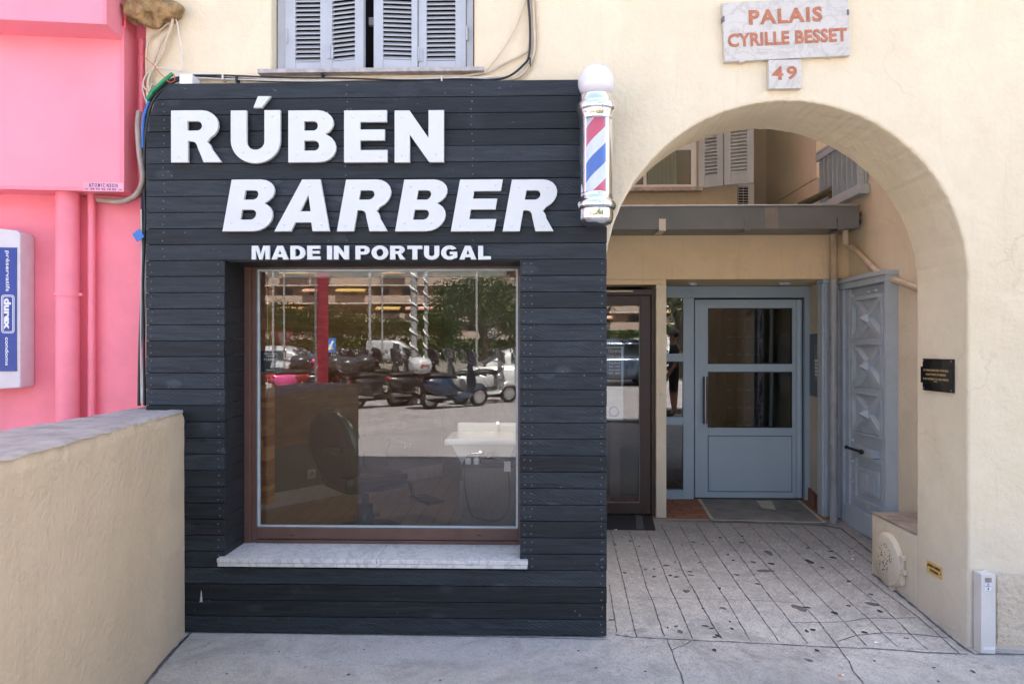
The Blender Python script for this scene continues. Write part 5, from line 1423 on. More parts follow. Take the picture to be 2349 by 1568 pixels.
for i in range(9):
    zz = p.z+.045-i*.007; m.add([(p.x, PY-.006, zz), (p.x-.003-.001*i, PY-.007, zz-.012), (p.x, PY-.006, zz-.006)], [(0, 1, 2)]); m.add([(p.x, PY-.006, zz), (p.x, PY-.006, zz-.006), (p.x+.003+.001*i, PY-.007, zz-.012)], [(0, 1, 2)])
tag(m.build('feather', WHITE), 'small white feather stuck to the lower left black planks', 'feather')

# ================================================================== SHOP INTERIOR
FZ = .05
m = MB()
m.quad((-3.0, .51, FZ), (.29, .51, FZ), (.29, 5, FZ), (-3, 5, FZ)); m.quad((.3, 2.53, FZ), (1.4, 2.53, FZ), (1.4, 5, FZ), (.3, 5, FZ)); m.quad((.29, 2.53, FZ), (.3, 2.53, FZ), (.3, 5, FZ), (.29, 5, FZ))
side('shop_floor', m, WOODF)
m = MB(); m.box(-3.1, .298, .51, 5.0, 2.55, 2.6); m.box(.299, 1.4, 2.53, 5.0, 2.55, 2.6); side('shop_ceiling', m, CEIL)
m = MB(); m.box(-3.1, -3.0, .51, 5.1, 0, 2.55); m.box(-3.0, .62, 5.0, 5.1, 0, 2.55); m.box(.27, .299, .51, 2.52, .0, 2.55)
tag(m.build('shop_wall', WDARK), 'dim inner walls of the shop behind the display window', 'wall')
D0 = Vector((-2.62, 2.35, 0)); D1 = Vector((-1.05, 4.3, 0)); dD = (D1-D0); LD = dD.length; dD.normalize()
DF = frame(D0, dD, (0, 0, 1))
pt = thing('wood_partition', 'angled shop partition with brown wood strips above a dark grey dado', 'partition', tuple(D0))
MB().box(0, LD, .62, 2.54, -.10, .012, DF).build('wood_strips', WOODP, pt); MB().box(0, LD, FZ, .619, -.10, 0, DF).build('grey_dado', GWALL, pt); MB().box(0, LD, FZ+.001, .19, .001, .018, DF).build('skirting_board', SKIRT, pt)
for u_, lb in ((.12, 'left wall socket above the skirting inside the shop'), (.72, 'right wall socket above the skirting inside the shop')):
    s_ = MB().box(u_-.045, u_+.045, .27, .36, .001, .012, DF, bev=.003); s_.lathe([(.028, .0125), (.026, .0145), (.001, .0145)], (u_, .315, 0), 18, 1, DF)
    tag(s_.build('wall_socket', [SKIRT, plain('socket_grey', (.3, .3, .3), .5)]), lb, 'socket', 'sockets on the grey dado')
# wood block column by the window
cxa, cxb = at(594, 900, .65).x, at(617, 900, .65).x; m = MB(); random.seed(12)
zz = at(605, 1156, .65).z
while zz < 2.3:
    h_ = random.uniform(.03, .05); xx = cxa-.1
    while xx < cxb:
        w2 = min(random.uniform(.05, .12), cxb-xx); m.box(xx+.0005, xx+w2-.0005, .65-random.uniform(0, .02), .75, zz+.0005, zz+h_-.0005); xx += w2
    zz += h_
def islandwood():
    mm, n, b = newmat('wood_blocks'); g_ = nd(n, 'ShaderNodeNewGeometry')
    c = mixrgb(n, g_.outputs['Random Per Island'], (.32, .13, .045), (.62, .32, .12)); n.links.new(c, b.inputs['Base Color']); b.inputs['Roughness'].default_value = .5; return mm
tag(m.build('wood_block_column', islandwood()), 'narrow column of warm brown wood blocks just inside the window left side', 'column')
# roller blind cassette + bead chain
b0, b1 = at(612, 640, .26).x, at(1162, 640, .26).x; m = MB().box(b0, b1, .24, .32, at(850, 636, .26).z, at(850, 614, .26).z, bev=.008)
bl = thing('roller_blind', 'rolled up pale blind cassette along the top of the display window', 'blind', ((b0+b1)/2, .28, 2.0)); m.build('cassette', plain('blind_cream', (.55, .56, .52), .5), bl)
m = MB(); cxx = at(603, 700, .25).x; zT_, zB_ = at(603, 620, .25).z, at(603, 905, .25).z
for i in range(110):
    z_ = zT_+(zB_-zT_)*i/109; w2 = .012+.012*min(1, i/30)
    if i > 100: w2 *= math.sqrt(max(0, 1-((i-100)/9.2)**2))
    for sg in (-1, 1): m.ball((cxx+sg*w2+.01, .235, z_), .0026, 6, 4)
tag(m.build('bead_chain', WHITE, bl), kind='stuff')

# lit ceiling lamps of the shop (deep one shows through the window; other two added unseen to brighten the interior)
for lx, ly, lb, est in ((-1.6, 3.1, 'lit round ceiling lamp deep in the shop above the chair', 2.5), (-.35, 1.35, 'unseen ceiling lamp added to brighten the wash basin', 18), (-1.75, 1.5, 'unseen ceiling lamp added to brighten the shop near the wood block column', 7)):
    LAMP = bpy.data.materials.new('lit_lamp'); LAMP.use_nodes = True
    LAMP.node_tree.nodes['Principled BSDF'].inputs['Emission Color'].default_value = (1, .86, .70, 1); LAMP.node_tree.nodes['Principled BSDF'].inputs['Emission Strength'].default_value = est
    cl_ = thing('ceiling_lamp', lb, 'lamp', (lx, ly, 2.3), 'shop ceiling lamps')
    MB().lathe([(.085, 2.549), (.085, 2.36), (.078, 2.352), (.078, 2.40)], (lx, ly, 0), 24).build('lamp_housing', WHITE, cl_)
    MB().lathe([(.0005, 2.375), (.075, 2.375)], (lx, ly, 0), 24).build('lamp_diffuser', LAMP, cl_)
# barber chair
bc = thing('barber_chair', 'black leather barber chair with round back seen through the window', 'chair', (-1.28, 1.85, FZ))
cx0, cy0 = -1.36, 1.80
RZ = Matrix.Translation((cx0, cy0, FZ)) @ Matrix.Rotation(math.radians(38), 4, 'Z')
MB().lathe([(.001, .045), (.20, .04), (.31, .02), (.33, 0)], (0, 0, 0), 36, 0, RZ).build('base_plate', plain('chair_base', (.02, .02, .022), .25, .7), bc)
MB().lathe([(.07, .03), (.065, .22), (.03, .225), (.03, .36)], (0, 0, 0), 20, 0, RZ).tube([(-.13, 0, .12), (.13, 0, .12)], .012, 8, 1, RZ).build('hydraulic_column', [plain('chair_base', (.02, .02, .022), .25, .7), CHROME], bc)
MB().box(-.27, .27, -.27, .25, .36, .50, RZ, bev=.05).build('seat', LEATH, bc)
m = MB(); m.loft([(-.055, 0, 0, .22, .25), (-.04, 0, 0, .28, .31), (.0, 0, 0, .30, .34), (.045, 0, 0, .29, .32), (.065, 0, 0, .23, .25)], 32, 0, RZ @ Matrix.Translation((-.26, -.0, .70)) @ Matrix.Rotation(math.radians(-10), 4, 'Y') @ Matrix.Rotation(math.radians(18), 4, 'Z'))
m.build('backrest', LEATH, bc)
for sg in (-1, 1):
    m = MB(); pts = [RZ @ Vector((sg*.28, .2, .42)), RZ @ Vector((sg*.30, .22, .60)), RZ @ Vector((sg*.30, .12, .68)), RZ @ Vector((sg*.30, -.15, .68))]
    m.tube(smooth(pts, 5), .012, 8); m.box(sg*.30-.035, sg*.30+.035, -.18, .14, .685, .72, RZ, bev=.012); m.build('armrest', [LEATH], bc)
m = MB(); pts = [RZ @ Vector((.22, .0, .40)), RZ @ Vector((.40, 0, .36)), RZ @ Vector((.46, 0, .22)), RZ @ Vector((.58, 0, .19))]
m.tube(smooth(pts, 5), .016, 8); m.box(.50, .66, -.17, .17, .17, .20, RZ, bev=.01); m.build('footrest', LEATH, bc)
# wash basin
wb = thing('wash_basin', 'white ceramic hair washing basin on the right inside the window', 'basin', (-.1, 1.55, .6))
wx0, wx1 = at(1022, 1010, 1.45).x, at(1186, 1010, 1.45).x; wz = at(1100, 1008, 1.45).z
m = MB(); cxw = (wx0+wx1)/2; hw_ = (wx1-wx0)/2
m.box(wx0, wx1, 1.35, 1.85, wz-.035, wz+.015, bev=.02)
m.add([(wx0+.06, 1.38, wz-.035), (wx1-.02, 1.38, wz-.035), (wx1-.08, 1.45, wz-.20), (wx0+.13, 1.45, wz-.20), (wx0+.06, 1.8, wz-.035), (wx1-.02, 1.8, wz-.035), (wx1-.08, 1.75, wz-.2), (wx0+.13, 1.75, wz-.2)], [(0, 1, 2, 3), (0, 3, 7, 4), (1, 5, 6, 2), (3, 2, 6, 7)])
m.box(wx0+.05, wx1, 1.83, 1.88, wz+.0, wz+.09, bev=.02); m.build('bowl', BASIN, wb)
m = MB().tube(smooth([Vector((cxw+.12, 1.75, wz+.01)), Vector((cxw+.12, 1.72, wz+.10)), Vector((cxw+.12, 1.62, wz+.11))], 4), .012, 8); m.build('tap', CHROME, wb)
MB().box(cxw-.10, cxw+.10, 1.5, 1.75, FZ, wz-.201).build('pedestal', BASIN, wb)
# cabinet
kx0, kx1 = at(1060, 1100, .95).x, at(1181, 1100, .95).x; kz1 = at(1100, 1066, .95).z
cb = thing('storage_cabinet', 'dark wood cabinet with barber tools on top inside the window', 'cabinet', ((kx0+kx1)/2, 1.1, FZ))
MB().box(kx0, kx1, .95, 1.30, FZ, kz1-.02, bev=.003).build('carcass', CABIN, cb); MB().box(kx0-.006, kx1+.006, .94, 1.31, kz1-.019, kz1, bev=.003).build('top', INK, cb)
for i in range(2): MB().box(kx0-.018, kx0-.001, .98, 1.28, FZ+.06+i*.27, FZ+.31+i*.27, bev=.002).build('drawer_front', plain('drawer_grey', (.13, .125, .12), .4), cb)
def item(name, label, mb, mats, cat, grp=None): tag(mb.build(name, mats), label, cat, grp)
ix = lambda px: at(px, 1060, .99).x
for px, lb in ((1074, 'left white wax jar on the cabinet inside the window'), (1093, 'right white wax jar on the cabinet inside the window')):
    item('wax_jar', lb, MB().lathe([(.0005, .0), (.02, 0), (.021, .004), (.021, .036), (.017, .042), (.0005, .043)], (ix(px), .985, kz1+.0005), 18), WHITE, 'jar', 'wax jars on the cabinet')
item('clipper_stand', 'black clipper charging stand on the cabinet inside the window', MB().box(ix(1068), ix(1100), 1.03, 1.12, kz1+.0005, kz1+.05, bev=.008), LEATH, 'stand')
item('hair_clipper', 'chrome hair clipper lying on the black charging stand', MB().loft([(ix(1076), 1.07, kz1+.062, .012, .008), (ix(1088), 1.07, kz1+.066, .020, .013), (ix(1105), 1.07, kz1+.068, .022, .015), (ix(1110), 1.07, kz1+.068, .015, .010)], 14), CHROME, 'clipper')
item('tool_tray', 'black tool tray on the right of the cabinet top', MB().box(ix(1108), ix(1165), 1.0, 1.14, kz1+.0005, kz1+.03, bev=.004).box(ix(1115), ix(1135), 1.02, 1.1, kz1+.0305, kz1+.075, bev=.01), LEATH, 'tray')
item('leaflet', 'small white leaflet hanging over the cabinet edge', MB().box(ix(1157), ix(1172), .925, .934, kz1-.04, kz1+.03), WHITE, 'leaflet')
pts = [Vector((ix(1066), .93, kz1+.0)), Vector((ix(1068), .93, kz1-.15)), Vector((ix(1078), .93, kz1-.30)), Vector((ix(1092), .93, kz1-.36)), Vector((ix(1140), .93, kz1-.38)), Vector((ix(1165), .93, kz1-.30)), Vector((ix(1168), .93, kz1-.1)), Vector((ix(1160), .93, kz1))]
item('power_lead', 'black power lead drooping across the cabinet side', MB().tube(smooth(pts, 5), .004, 6), CABK, 'cable')

#STREET
# ================================================================== THE STREET BEHIND THE CAMERA (seen as reflections in the panes)
RHZ = 775.0
def mir(px, d, z=-.16):
    """world spot whose mirror image in the display window shows at column px, d metres from the lens"""
    return Vector((CAMP.x+(px-1215.5)*d/F, 4.1-d, z))
TYRE = plain('tyre_rubber', (.012, .012, .013), .7)
RIM = plain('alloy_rim', (.45, .45, .47), .3, .8)
LAMPR = plain('tail_lamp_red', (.45, .015, .02), .2, coat=1)
LAMPW = plain('head_lamp', (.7, .7, .72), .1, coat=1)
SEATM = plain('scooter_seat', (.018, .016, .016), .5)
PLATE = plain('number_plate', (.62, .62, .60), .4)
def carpaint(name, col): return plain(name, col, .25, .2, var=.03, coat=1)
BODYC = {'dark': carpaint('paint_black', (.02, .022, .025)), 'pink': carpaint('paint_pink', (.62, .08, .25)), 'navy': carpaint('paint_navy', (.02, .035, .07)), 'silver': carpaint('paint_silver', (.42, .43, .45)), 'red': carpaint('paint_dark_red', (.18, .015, .02)), 'white': carpaint('paint_white', (.72, .72, .72)), 'blue': carpaint('paint_blue_grey', (.06, .09, .15))}
def scooter(label, loc, rot, col, top_case=None, group='scooters parked across the road', plate='FZ 751'):
    t = thing('scooter', label, 'scooter', (0, 0, 0), group); pm = BODYC[col]
    for x in (-.62, .64):
        wM = Matrix.Translation((x, 0, .23)) @ Matrix.Rotation(PI/2, 4, 'X')
        wl_ = MB().lathe([(.15, -.05), (.20, -.055), (.228, -.035), (.235, 0), (.228, .035), (.20, .055), (.15, .05)], (0, 0, 0), 28, 0, wM).build('wheel', TYRE, t)
        MB().lathe([(.152, -.045), (.12, -.03), (.04, -.035), (.001, -.035)], (0, 0, 0), 24, 0, wM).lathe([(.152, .045), (.12, .03), (.04, .035), (.001, .035)], (0, 0, 0), 24, 0, wM).build('rim', RIM, wl_)
    m = MB()   # rear body with rounded flanks
    m.loft([(-.86, 0, .62, .05, .06), (-.80, 0, .58, .12, .13), (-.62, 0, .52, .22, .22), (-.40, 0, .50, .245, .24), (-.20, 0, .50, .22, .22), (-.05, 0, .42, .15, .18), (.02, 0, .33, .13, .10)], 20, 0, None, 2.4)
    m.loft([(-.12, 0, .27, .14, .05), (.1, 0, .25, .16, .035), (.35, 0, .26, .15, .04), (.45, 0, .34, .12, .07)], 16, 0, None, 3)
    m.build('body', pm, t)
    MB().loft([(-.75, 0, .30, .06, .08), (-.55, 0, .28, .13, .12), (-.2, 0, .28, .13, .11), (-.02, 0, .24, .08, .05)], 14, 0, None, 3).build('engine', TYRE, t)
    m = MB()   # leg shield, leaning back
    m.loft([(.38, 0, .30, .12, .05), (.42, 0, .42, .20, .10), (.43, 0, .60, .22, .14), (.40, 0, .76, .20, .12), (.37, 0, .90, .13, .07)], 20, 0)
    m.loft([(.45, 0, .40, .08, .10), (.55, 0, .46, .09, .09), (.72, 0, .47, .085, .06), (.86, 0, .38, .05, .04)], 16, 0)
    m.build('front_shield', pm, t)
    MB().loft([(-.78, 0, .74, .09, .035), (-.62, 0, .76, .15, .055), (-.35, 0, .76, .16, .055), (-.15, 0, .74, .14, .05), (.0, 0, .70, .09, .035)], 18, 0, None, 2.6).build('seat', SEATM, t)
    m = MB().tube(smooth([Vector((.33, -.33, .98)), Vector((.36, -.18, 1.0)), Vector((.38, 0, .97)), Vector((.36, .18, 1.0)), Vector((.33, .33, .98))], 4), .016, 8)
    m.tube([(.38, 0, .96), (.44, 0, .70)], .03, 10); m.ball((.40, 0, .99), .085, 16, 10, sc=(1, 1.2, .9)); hb_ = m.build('handlebar', pm, t)
    MB().ball((.475, 0, 1.0), .055, 16, 10, sc=(.4, 1, 1)).build('headlight', LAMPW, t)
    for sg in (-1, 1):
        m = MB().tube([(.36, sg*.20, 1.0), (.34, sg*.27, 1.14), (.33, sg*.30, 1.20)], .007, 6); m.ball((.33, sg*.32, 1.24), .06, 14, 8, sc=(.25, 1, .8)); m.build('mirror', RIM, t)
    MB().ball((-.845, 0, .66), .06, 16, 10, sc=(.5, 1.5, .8)).build('tail_light', LAMPR, t)
    m = MB().box(-.93, -.92, -.105, .105, .36, .50); text(m, plate, .17, .07, frame((-.9305, 0, .43), (0, -1, 0), (0, 0, 1)), .001, .02, 1); m.build('number_plate', [PLATE, INK], t)
    MB().tube([(-.80, .12, .30), (-.30, .16, .28)], [.05, .03], 12).build('exhaust', RIM, t)
    MB().loft([(-.90, 0, .38, .05, .10), (-.75, 0, .45, .07, .07), (-.55, 0, .47, .07, .06)], 12).build('rear_mudguard', SEATM, t)
    if col in ('dark', 'silver', 'navy'):
        MB().loft([(.30, 0, 1.34, .12, .012), (.33, 0, 1.28, .20, .05), (.38, 0, 1.16, .23, .10), (.43, 0, 1.03, .20, .06)], 16, 0, None, 3).build('windscreen', plain('scooter_screen', (.09, .095, .10), .1, coat=.5), t)
    if top_case:
        cm = plain('case_'+top_case, {'silver': (.42, .43, .45), 'black': (.03, .03, .033)}[top_case], .3, coat=.6)
        m = MB().loft([(-1.12, 0, .98, .12, .08), (-1.06, 0, .98, .22, .16), (-.90, 0, .98, .25, .19), (-.74, 0, .98, .23, .17), (-.68, 0, .98, .14, .10)], 24, 0, None, 2.8); tc = m.build('top_case', cm, t)
        if top_case == 'silver': MB().box(-1.0, -.80, -.256, .256, 1.0, 1.03, bev=.005).build('red_stripe', LAMPR, tc)
        MB().box(-1.05, -.75, -.06, .06, .76, .81).build('rack', TYRE, t)
    t.location = loc; t.rotation_euler = (math.radians(-6), 0, rot); t.scale = (1.18, 1.18, 1.18)
    return t
# rot: heading of the scooter's nose; noses away from the shop (-y), tails towards it
NB = -PI/2
scooter('dark navy scooter with silver and red top case nearest the shop window', mir(1040, 18.2), NB+.95, 'navy', 'silver')
scooter('black scooter with a black top case left of the navy scooter', mir(868, 18.3), NB+.75, 'dark', 'black', plate='EL 38')
scooter('black scooter with red tail lamp between the two top case scooters', mir(955, 19), NB+.8, 'dark', None, plate='DA 19')
scooter('silver fronted scooter parked behind the navy scooter', mir(1110, 19.5), NB+1.1, 'silver', None, plate='GR 402')
scooter('black scooter parked at the left of the row with red tail lamp', mir(765, 20.2), NB+.7, 'dark', None, plate='FA 221')
scooter('bright pink scooter in the left half of the row', mir(678, 20.2), NB+.55, 'pink', None, plate='CS 222A')
scooter('dark red scooter next to the pink scooter', mir(718, 20.6), NB+.6, 'red', None, plate='CS 227')
scooter('dark red scooter at the far left end of the row', mir(632, 20.4), NB+.6, 'red', None, plate='FN 87')

for px_, d_, c_, a_, lb in ((828, 20.4, 'dark', .65, 'black scooter right of the left group, partly behind the rear cases'), (800, 20.8, 'silver', .7, 'silver scooter squeezed into the middle of the row'), (900, 21.0, 'dark', .8, 'black scooter in the second rank behind the top cases'), (745, 21.2, 'navy', .6, 'navy scooter behind the crimson banner'), (1000, 21.4, 'dark', .9, 'black scooter in the second rank behind the navy one'), (1150, 20.4, 'silver', 1.15, 'pale scooter at the right end of the row'), (655, 21.6, 'dark', .6, 'black scooter between the far left pair')):
    scooter(lb, mir(px_, d_), NB+a_, c_, 'black' if px_ in (900, 828, 745, 655) else None, plate='AB %d' % px_)
def car(label, loc, rot, col, van=False):
    t = thing('parked_car', label, 'van' if van else 'car', (0, 0, 0)); pm = BODYC[col]
    L2 = 2.2; H = 1.95 if van else 1.62
    m = MB()
    m.loft([(-L2, 0, .62, .60, .20), (-L2+.08, 0, .64, .80, .34), (-L2+.5, 0, .64, .90, .42), (-.6, 0, .64, .91, .44), (.7, 0, .62, .91, .42), (1.5, 0, .60, .88, .37), (L2-.12, 0, .56, .78, .28), (L2, 0, .52, .60, .16)], 28, 0, None, 4.5)
    if van: m.loft([(-L2+.05, 0, 1.2, .70, .60), (-L2+.2, 0, 1.25, .84, .70), (.4, 0, 1.25, .86, .70), (.9, 0, 1.15, .80, .58), (1.5, 0, .95, .70, .25)], 28, 0, None, 5)
    else: m.loft([(-L2+.15, 0, .95, .60, .22), (-1.6, 0, 1.10, .72, .40), (-1.1, 0, 1.18, .74, .44), (0, 0, 1.19, .74, .44), (.55, 0, 1.12, .72, .36), (1.15, 0, .95, .70, .12)], 28, 0, None, 4)
    m.build('body', pm, t)
    m = MB()
    if van: m.box(.2, .75, -.868, .868, 1.15, 1.65, bev=.03)
    else:
        for a_, b_ in ((-1.35, -.62), (-.55, .35)): m.box(a_, b_, -.757, .757, 1.08, 1.44, bev=.05)
    m.build('side_window', CARGL, t)
    MB().loft([(.56, 0, 1.13, .66, .30), (.9, 0, 1.06, .67, .20), (1.2, 0, .97, .66, .09)], 20, 0, Matrix.Translation((.02, 0, .03)), 4).build('windscreen', CARGL, t)
    for x in (-1.35, 1.38):
        for sg in (-1, 1):
            wM = Matrix.Translation((x, sg*.83, .33)) @ Matrix.Rotation(PI/2, 4, 'X')
            wl_ = MB().lathe([(.21, -.10), (.30, -.11), (.33, -.08), (.335, 0), (.33, .08), (.30, .11), (.21, .10)], (0, 0, 0), 30, 0, wM).build('wheel', TYRE, t)
            m = MB()
            for k in range(7): m.box(.02, .21, -.02, .02, -.10*sg-.012, -.10*sg+.012, wM @ Matrix.Rotation(2*PI*k/7, 4, 'Z'))
            m.build('rim', RIM, wl_)
    for sg in (-1, 1):
        MB().ball((2.02, sg*.62, .72), .13, 14, 8, sc=(1, 1.3, .6)).build('headlight', LAMPW, t); MB().ball((-2.12, sg*.66, .86), .12, 14, 8, sc=(.6, 1, 1.2)).build('tail_light', LAMPR, t)
        MB().ball((.62, sg*.99, 1.08), .10, 14, 8, sc=(.6, 1.2, .8)).build('wing_mirror', pm, t)
    t.location = loc; t.rotation_euler = (0, 0, rot)
car('white family car parked right of the scooters across the road', mir(1190, 22.5), PI-.15, 'white')
car('silver grey car behind the left scooters across the road', mir(650, 26), .1, 'silver')
car('light grey van standing at the far side of the road', mir(900, 58), .05, 'silver', True)
car('dark blue grey car parked beyond the white car', mir(1420, 20.0), PI+.0, 'blue')
car('white hatchback further right along the far kerb', mir(1500, 25), PI+.05, 'white')

# people
SKIN = plain('skin', (.36, .19, .12), .55, var=.05)
def person(label, loc, rot, shirt, shorts, cap=None, arm=0):
    t = thing('person', label, 'person', (0, 0, 0))
    J = {'pel': (0, 0, .95, .135), 'wst': (0, 0, 1.10, .125), 'chs': (0, -.01, 1.30, .155), 'nb': (0, 0, 1.45, .07), 'nk': (0, .01, 1.53, .055), 'hd': (0, .02, 1.66, .098), 'ht': (0, .015, 1.76, .07)}
    for s, n_ in ((-1, 'l'), (1, 'r')):
        J[n_+'hip'] = (s*.11, 0, .90, .115); J[n_+'kn'] = (s*.12, .02 if s > 0 else -.02, .50, .075); J[n_+'an'] = (s*.13, -.02, .10, .05); J[n_+'to'] = (s*.15, .14, .045, .036)
        J[n_+'sh'] = (s*.19, -.01, 1.40, .062); J[n_+'el'] = (s*.26, -.04, 1.12, .044); J[n_+'wr'] = (s*(.20 if arm else .25), .20 if arm else .10, 1.02 if arm else .90, .03)
        J[n_+'pa'] = (s*(.16 if arm else .25), .27 if arm else .14, 1.03 if arm else .83, .03)
        for f in range(4): J[n_+'f%d' % f] = (s*((.13 if arm else .25)), (.33 if arm else .155)+(f-1.5)*(.0 if arm else .018), (1.035+(f-1.5)*.018) if arm else .745+abs(f-1.4)*.006, .0085)
        J[n_+'th'] = (s*(.17 if arm else .23), .29 if arm else .19, 1.07 if arm else .80, .0095)
    names = list(J); idx = {n_: i for i, n_ in enumerate(names)}
    E = [('pel', 'wst'), ('wst', 'chs'), ('chs', 'nb'), ('nb', 'nk'), ('nk', 'hd'), ('hd', 'ht')]
    for n_ in 'lr':
        E += [('pel', n_+'hip'), (n_+'hip', n_+'kn'), (n_+'kn', n_+'an'), (n_+'an', n_+'to'), ('nb', n_+'sh'), (n_+'sh', n_+'el'), (n_+'el', n_+'wr'), (n_+'wr', n_+'pa'), (n_+'pa', n_+'th')]+[(n_+'pa', n_+'f%d' % f) for f in range(4)]
    me = bpy.data.meshes.new('body'); me.from_pydata([J[n_][:3] for n_ in names], [(idx[a_], idx[b_]) for a_, b_ in E], [])
    o = bpy.data.objects.new('tmpbody', me); COL.objects.link(o)
    sk = o.modifiers.new('s', 'SKIN'); sk.use_smooth_shade = True
    for i, n_ in enumerate(names): me.skin_vertices[0].data[i].radius = (J[n_][3], J[n_][3]*(.78 if n_ in ('pel', 'wst', 'chs') else 1))
    me.skin_vertices[0].data[0].use_root = True
    ss = o.modifiers.new('u', 'SUBSURF'); ss.levels = 2; ss.render_levels = 2
    dg = bpy.context.evaluated_depsgraph_get(); dg.update()
    m2 = bpy.data.meshes.new_from_object(o.evaluated_get(dg)); bpy.data.objects.remove(o)
    for mt in (SKIN, shirt, shorts, TYRE): m2.materials.append(mt)
    for p in m2.polygons:
        c = p.center; p.use_smooth = True
        if c.z > 1.49: k = 0
        elif c.z > 1.20 and abs(c.x) < .32 and c.z > 1.17: k = 1
        elif c.z > .96 and abs(c.x) < .18 and c.y < .16: k = 1
        elif .52 < c.z < .97 and abs(c.x) < .215: k = 2
        elif c.z < .095: k = 3
        else: k = 0
        p.material_index = k
    b = bpy.data.objects.new('body', m2); COL.objects.link(b); b.parent = t
    m = MB(); m.ball((0, .115, 1.655), .014, 8, 6, sc=(.8, 1.3, 1.4))
    for s in (-1, 1): m.ball((s*.098, .015, 1.655), .022, 8, 6, sc=(.4, .8, 1.2))
    m.build('nose_and_ears', SKIN, t)
    m = MB()
    for s in (-1, 1): m.ball((s*.034, .098, 1.685), .011, 8, 6)
    m.build('eyes', INK, t)
    MB().ball((0, .100, 1.605), .022, 10, 6, sc=(1.1, .5, .35)).build('mouth', plain('lip', (.28, .08, .07), .5), t)
    MB().ball((0, .0, 1.71), .106, 20, 12, sc=(.95, 1.02, .86)).build('hair', plain('dark_hair', (.02, .015, .012), .8), t)
    if cap:
        MB().ball((0, .0, 1.735), .112, 20, 12, sc=(.95, 1.02, .8)).box(-.07, .07, -.2, -.09, 1.70, 1.715, bev=.004).build('cap', cap, t)
    t.location = loc; t.rotation_euler = (0, 0, rot); return t
person('man in dark t-shirt and shorts with a backwards grey cap, mirrored in the side light', (2.95, -4.35, gz(2.9, -4.3)), PI/2+.2, plain('dark_tshirt', (.02, .022, .028), .9), plain('black_shorts', (.014, .014, .016), .9), plain('grey_cap', (.16, .17, .18), .9))
person('person in white t-shirt and black shorts, mirrored in the entrance door glass', (3.50, -4.3, gz(3.5, -4.3)), .3, plain('white_tshirt', (.72, .72, .74), .9), plain('black_shorts', (.014, .014, .016), .9), None, 1)

# trees
def leafmat(name, c1, c2):
    m, n, b = newmat(name); g_ = nd(n, 'ShaderNodeNewGeometry')
    c = mixrgb(n, g_.outputs['Random Per Island'], c1, c2); n.links.new(c, b.inputs['Base Color']); b.inputs['Roughness'].default_value = .6
    MATS[name] = m; return m
LEAF = leafmat('leaf_green', (.035, .065, .015), (.10, .15, .045)); LEAF2 = leafmat('leaf_olive', (.06, .085, .03), (.14, .17, .08))
BARK = plain('bark', (.10, .075, .055), .9, var=.3, bmp=.01, bscale=14)
def tree(label, x, y, h, r_, mat, n_=5000, seed=1, ls=.16):
    random.seed(seed); t = thing('street_tree', label, 'tree', (x, y, -.18), 'trees across the road')
    m = MB(); m.tube([(x, y, -.18), (x+.1, y, h*.25), (x-.05, y+.1, h*.5)], [.24, .17, .12], 12)
    cl = []
    for k in range(9):
        a_ = 2*PI*k/9+random.uniform(-.3, .3); rr = r_*random.uniform(.35, .75); zz_ = h*random.uniform(.5, .95)
        e = Vector((x+rr*math.cos(a_), y+rr*math.sin(a_), zz_)); m.tube([(x, y+.05, h*random.uniform(.3, .48)), (x+rr*.5*math.cos(a_), y+rr*.5*math.sin(a_), zz_*.8), e], [.08, .05, .02], 7); cl.append((e, r_*random.uniform(.30, .52)))
    cl.append((Vector((x, y, h*.9)), r_*.5))
    m.build('trunk', BARK, t)
    m = MB()
    for _ in range(n_):
        c_, cr = random.choice(cl); d = Vector((random.gauss(0, 1), random.gauss(0, 1), random.gauss(0, .8))); d.normalize()
        p = c_+d*cr*random.uniform(.35, 1.05)**.7
        a_ = Vector((random.gauss(0, 1), random.gauss(0, 1), random.gauss(0, 1))).normalized()*ls*random.uniform(.6, 1.2); b_ = a_.orthogonal().normalized()*ls*.5
        m.v += [tuple(p-a_), tuple(p+b_), tuple(p+a_), tuple(p-b_)]; k = len(m.v)-4; m.f.append((k, k+1, k+2, k+3)); m.m.append(0); m.sm.append(False)
    m.build('crown', mat, t)
v_ = mir(770, 70); tree('broad dark green tree left of centre across the road', v_.x, v_.y, 4.2, 4.2, LEAF, 8000, 1, .17)
v_ = mir(1110, 34); tree('tall olive green tree behind the white family car', v_.x, v_.y, 4.9, 2.9, LEAF2, 12000, 2, .085)
v_ = mir(1000, 78); tree('rounded green tree between the lamp posts', v_.x, v_.y, 4.3, 3.2, LEAF, 6000, 3, .15)
v_ = mir(640, 62); tree('dark green tree at the left end across the road', v_.x, v_.y, 4.4, 3.4, LEAF, 7000, 4, .13)
v_ = mir(900, 85); tree('small green tree beyond the light grey van', v_.x, v_.y, 4.0, 2.8, LEAF2, 3500, 6)
v_ = mir(1400, 38); tree('olive tree right of the tall olive green tree', v_.x, v_.y, 7.2, 4.2, LEAF2, 6000, 5)
tree('leafy tree opposite the arch passage', 5.4, -15.5, 5.6, 3.3, LEAF2, 9000, 8, .11)
v_ = mir(1235, 60); tree('dark green tree behind the tall olive one', v_.x, v_.y, 4.6, 3.6, LEAF, 5000, 9)
